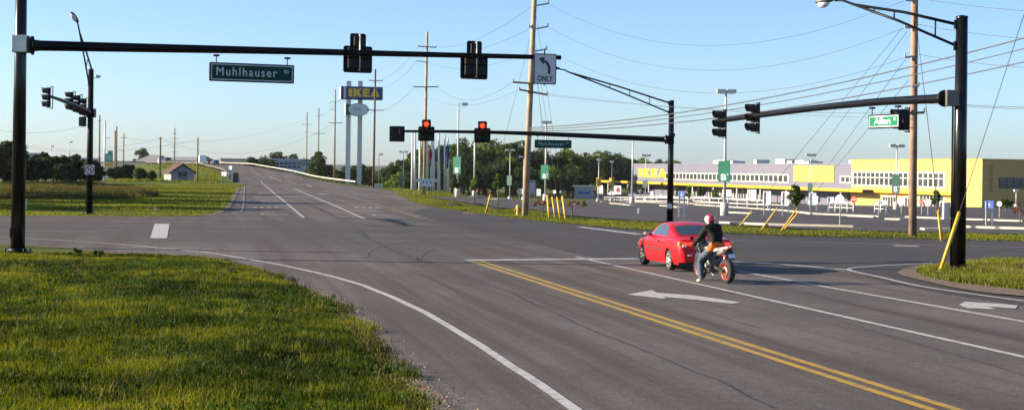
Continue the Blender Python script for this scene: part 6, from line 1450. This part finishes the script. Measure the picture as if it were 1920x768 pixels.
part('fairing', bblk, lambda b: (b.ell((0, .58, .90), (.19, .20, .20), 14, 10), b.ell((-.18, .35, .58), (.07, .28, .2), 10, 8), b.ell((.18, .35, .58), (.07, .28, .2), 10, 8)))
part('windscreen', mat('screen_smoke', (.03, .03, .035), .05, spec=1.0), lambda b: b.add([(-.13, .62, 1.02), (.13, .62, 1.02), (.10, .50, 1.16), (-.10, .50, 1.16)], [(0, 1, 2, 3)]))
part('seat', trim, lambda b: (b.ell((0, -.18, .80), (.15, .26, .06), 12, 8), b.ell((0, -.5, .87), (.12, .2, .055), 12, 8)))
part('tail_cowl', mat('cowl_silver', (.50, .45, .40), .35, .2, coat=.4), lambda b: [b.add([(s * .135, -.28, .80), (s * .13, -.28, .87), (s * .07, -.90, .955), (s * .07, -.90, .90), (s * .09, -.28, .80), (s * .09, -.28, .87), (s * .03, -.90, .955), (s * .03, -.90, .90)], [(0, 1, 2, 3), (4, 5, 6, 7), (1, 5, 6, 2), (0, 4, 7, 3), (2, 6, 7, 3), (0, 1, 5, 4)]) for s in (-1, 1)])
part('tail_light', mat('bike_tail', (.5, .1, .06), .2), lambda b: b.ell((0, -.92, .91), (.09, .04, .03), 10, 6))
for s in (-1, 1):
    part('turn_lamp', tl_amb, lambda b: (b.tube([(s * .05, -.88, .86), (s * .16, -.90, .86)], .01, 5), b.ell((s * .19, -.90, .86), (.045, .03, .025), 8, 6)))
    part('silencer', chrome, lambda b: b.lathe([(0, 0), (.05, 0), (.06, .1), (.06, .36), (.045, .42), (0, .40)], (s * .1, -.46, .74), (s * .05, -1, .28), 14))
    part('handlebar', bblk, lambda b: b.tube([(0, .50, .93), (s * .22, .46, .95), (s * .36, .38, .94)], .016, 8))
    part('mirror', bblk, lambda b: (b.tube([(s * .22, .5, .98), (s * .30, .52, 1.12)], .008, 5), b.ell((s * .32, .5, 1.13), (.07, .02, .045), 10, 6)))
    part('footpeg', chrome, lambda b: b.tube([(s * .12, -.12, .36), (s * .24, -.12, .36)], .015, 6))
part('mudguard_hanger', bblk, lambda b: (b.add([(-.08, -.86, .88), (.08, -.86, .88), (.07, -1.0, .62), (-.07, -1.0, .62)], [(0, 1, 2, 3)]), b.box((0, -.8, .80), (.14, .2, .08), .02)))
part('licence_plate', mat('plate_pale', (.62, .68, .78), .4), lambda b: b.add([(-.09, -1.0, .66), (.09, -1.0, .66), (.09, -.955, .76), (-.09, -.955, .76), (-.09, -1.006, .66), (.09, -1.006, .66), (.09, -.961, .76), (-.09, -.961, .76)], [(0, 1, 2, 3), (4, 5, 6, 7), (0, 1, 5, 4), (2, 3, 7, 6)]))
part('side_stand', chrome, lambda b: b.tube([(-.12, -.02, .28), (-.2, -.35, .2)], .012, 6))
part('exhaust_pipe', chrome, lambda b: b.tube([(.1, .4, .5), (.12, .32, .25), (.12, -.1, .24), (.12, -.35, .5), (.1, -.46, .74)], .026, 8))

# ------------------------------------------------------------------ rider
def skin_mesh(verts, edges, radii, root=0, sub=2):
    me = bpy.data.meshes.new('body'); me.from_pydata(verts, edges, []); o = bpy.data.objects.new('body', me); col.objects.link(o)
    o.modifiers.new('s', 'SKIN'); sv = me.skin_vertices[0].data
    for i, r_ in enumerate(radii): sv[i].radius = r_ if isinstance(r_, tuple) else (r_, r_)
    sv[root].use_root = True; md = o.modifiers.new('d', 'SUBSURF'); md.levels = md.render_levels = sub
    dg = bpy.context.evaluated_depsgraph_get(); out = bpy.data.meshes.new_from_object(o.evaluated_get(dg))
    V = [v.co.copy() for v in out.vertices]; F_ = [tuple(p.vertices) for p in out.polygons]; bpy.data.objects.remove(o); bpy.data.meshes.remove(me); bpy.data.meshes.remove(out); return V, F_
J = {'pel': (0, -.24, .93), 'w': (0, -.22, 1.05), 'ch': (0, -.10, 1.24), 'sh': (0, -.03, 1.38), 'nk': (0, .02, 1.48), 'hd': (0, .06, 1.60),
     'ls': (-.19, -.02, 1.37), 'le': (-.31, .12, 1.12), 'lw': (-.345, .34, .985), 'lh': (-.35, .40, .965), 'rs': (.19, -.02, 1.37), 're': (.31, .12, 1.12), 'rw': (.345, .34, .985), 'rh': (.35, .40, .965),
     'lhip': (-.13, -.2, .89), 'lk': (-.30, .17, .56), 'lm': (-.325, .10, .32), 'la': (-.34, .05, .11), 'lf': (-.35, .12, .05), 'lt': (-.37, .24, .045),
     'rhip': (.13, -.2, .89), 'rk': (.25, .22, .66), 'rm': (.22, .06, .52), 'ra': (.19, -.10, .40), 'rf': (.19, -.06, .37), 'rt': (.19, .10, .37)}
RD = {'pel': (.185, .16), 'w': (.185, .15), 'ch': (.21, .165), 'sh': (.175, .135), 'nk': .065, 'hd': .075, 'ls': .10, 'le': .082, 'lw': .055, 'lh': .046, 'rs': .10, 're': .082, 'rw': .055, 'rh': .045,
      'lhip': .115, 'lk': .09, 'lm': .084, 'la': .064, 'lf': .048, 'lt': .036, 'rhip': .115, 'rk': .09, 'rm': .072, 'ra': .055, 'rf': .048, 'rt': .036}
names = list(J); ix = {k: i for i, k in enumerate(names)}
ed = [('pel', 'w'), ('w', 'ch'), ('ch', 'sh'), ('sh', 'nk'), ('nk', 'hd'), ('sh', 'ls'), ('ls', 'le'), ('le', 'lw'), ('lw', 'lh'), ('sh', 'rs'), ('rs', 're'), ('re', 'rw'), ('rw', 'rh'), ('pel', 'lhip'), ('lhip', 'lk'), ('lk', 'lm'), ('lm', 'la'), ('la', 'lf'), ('lf', 'lt'), ('pel', 'rhip'), ('rhip', 'rk'), ('rk', 'rm'), ('rm', 'ra'), ('ra', 'rf'), ('rf', 'rt')]
V, F_ = skin_mesh([J[k] for k in names], [(ix[a], ix[b_]) for a, b_ in ed], [RD[k] for k in names], 0, 2)
jacket = mat('jacket_black', (.009, .008, .006), .75, var=.5, scale=6, bump=.9, bscale=9, spec=.2); jeans = mat('jeans_blue', (.055, .085, .12), .85, var=.35, scale=7, bump=.5, bscale=12); shoe = mat('shoe_tan', (.5, .42, .30), .7); glove = mat('glove_black', (.02, .02, .02), .6); skinm = mat('skin', (.5, .3, .2), .6)
root = empty('person', MK @ Vector((J['pel'])), 'rider in black jacket, jeans and red-white helmet astride the motorcycle, left foot down', 'person')
b = MB(); b.M = MK
def mi(p):
    if p.z > 1.56 and abs(p.x) < .12: return 4
    if p.y > .31 and p.z > .9 and abs(p.x) > .24: return 3
    if (p.x < 0 and p.z < .105 and p.y > -.1) or (p.x > 0 and p.z < .44 and abs(p.x - .19) < .1 and p.y < .2): return 2
    if p.z > 1.03 or (abs(p.x) > .22 and p.z > .93): return 0
    if p.z > .81 and p.y < -.1 and abs(p.x) < .27: return 5
    return 1
b.add(V, F_, True); b.m = [mi(sum((V[i] for i in f), Vector()) / len(f)) for f in F_]
b.smooth = True
for s in (-1, 1):                                                    # gloved fingers closed round the grips
    for k in range(4):
        x = s * (.295 + k * .026); ln = (1, 1.1, 1.05, .85)[k]; b.mi = 3
        b.tube([(x, .40, .975), (x, .445 * ln if ln > 1 else .44, .965), (x, .45, .93), (x, .415, .912), (x, .38, .92)], [.0115, .011, .0105, .010, .008], 6)
    b.tube([(s * .29, .385, .965), (s * .262, .395, .935), (s * .27, .42, .92)], [.013, .012, .010], 6)
b.mi = 0
body = b.build('body', [jacket, jeans, shoe, glove, skinm, org], root)
hc = Vector((0, .07, 1.60)); hred = mat('helmet_red', (.45, .015, .04), .2, coat=.8); hwhite = mat('helmet_white', (.8, .78, .76), .2, coat=.8)
b = MB(); b.M = MK; vv = []; nn, mm = 48, 32
for i in range(mm + 1):
    t = math.pi * i / mm
    for k in range(nn):
        q = 2 * math.pi * k / nn; x, y, z = math.sin(t) * math.cos(q), math.sin(t) * math.sin(q), math.cos(t)
        rr = (.125, .155, .142); ch = 1.0 if z > -.2 else 1 - .28 * (-.2 - z); fy = 1.08 if (y > .3 and z < .1) else 1; vv.append((hc.x + x * rr[0] * ch, hc.y + y * rr[1] * ch * fy, hc.z + z * rr[2]))
ff = [(i * nn + k, (i + 1) * nn + k, (i + 1) * nn + (k + 1) % nn, i * nn + (k + 1) % nn) for i in range(mm) for k in range(nn)]
b.add(vv, ff, True)
for j, f in enumerate(ff):
    c = sum((Vector(vv[i]) for i in f), Vector()) / 4 - hc
    b.m[j] = 1 if (c.x < -.05 and c.z < .085 and c.y > -.09) or (c.x > .085 and c.z < .0) else 0
hm = b.build('helmet', [hred, hwhite], root)
b = MB(); b.M = MK; b.add([(.128 * math.sin(a) * 1.02, hc.y + .165 * math.cos(a), hc.z + z) for a in [R(-60 + 12 * k) for k in range(11)] for z in (-.02, .06)], [(2 * i, 2 * i + 1, 2 * i + 3, 2 * i + 2) for i in range(10)], True); b.build('visor', carglass, hm)
b = MB(); b.M = MK; b.box((-.355, .13, .012), (.10, .27, .022), .008); b.build('shoe_sole', mat('sole', (.3, .2, .12), .8), root)
b = MB(); b.M = MK; b.lathe([(.075, -.02), (.08, .03), (.072, .05)], (-.337, .055, .125), (0.02, .1, 1), 14); b.build('jeans_cuff', jeans, root)
# ------------------------------------------------------------------ thin morning haze
hz = bpy.data.materials.new('haze'); hz.use_nodes = True; t = hz.node_tree
t.nodes.remove(t.nodes['Principled BSDF']); pv = t.nodes.new('ShaderNodeVolumePrincipled')
pv.inputs['Color'].default_value = (.86, .88, .92, 1); pv.inputs['Density'].default_value = .00004; pv.inputs['Anisotropy'].default_value = .2
t.links.new(pv.outputs[0], t.nodes['Material Output'].inputs['Volume'])
b = MB(); b.box((0, 2250, 14), (7400, 4700, 50)); tag(b.build('haze', hz), 'thin pale morning haze over the whole place', 'haze', kind='stuff')
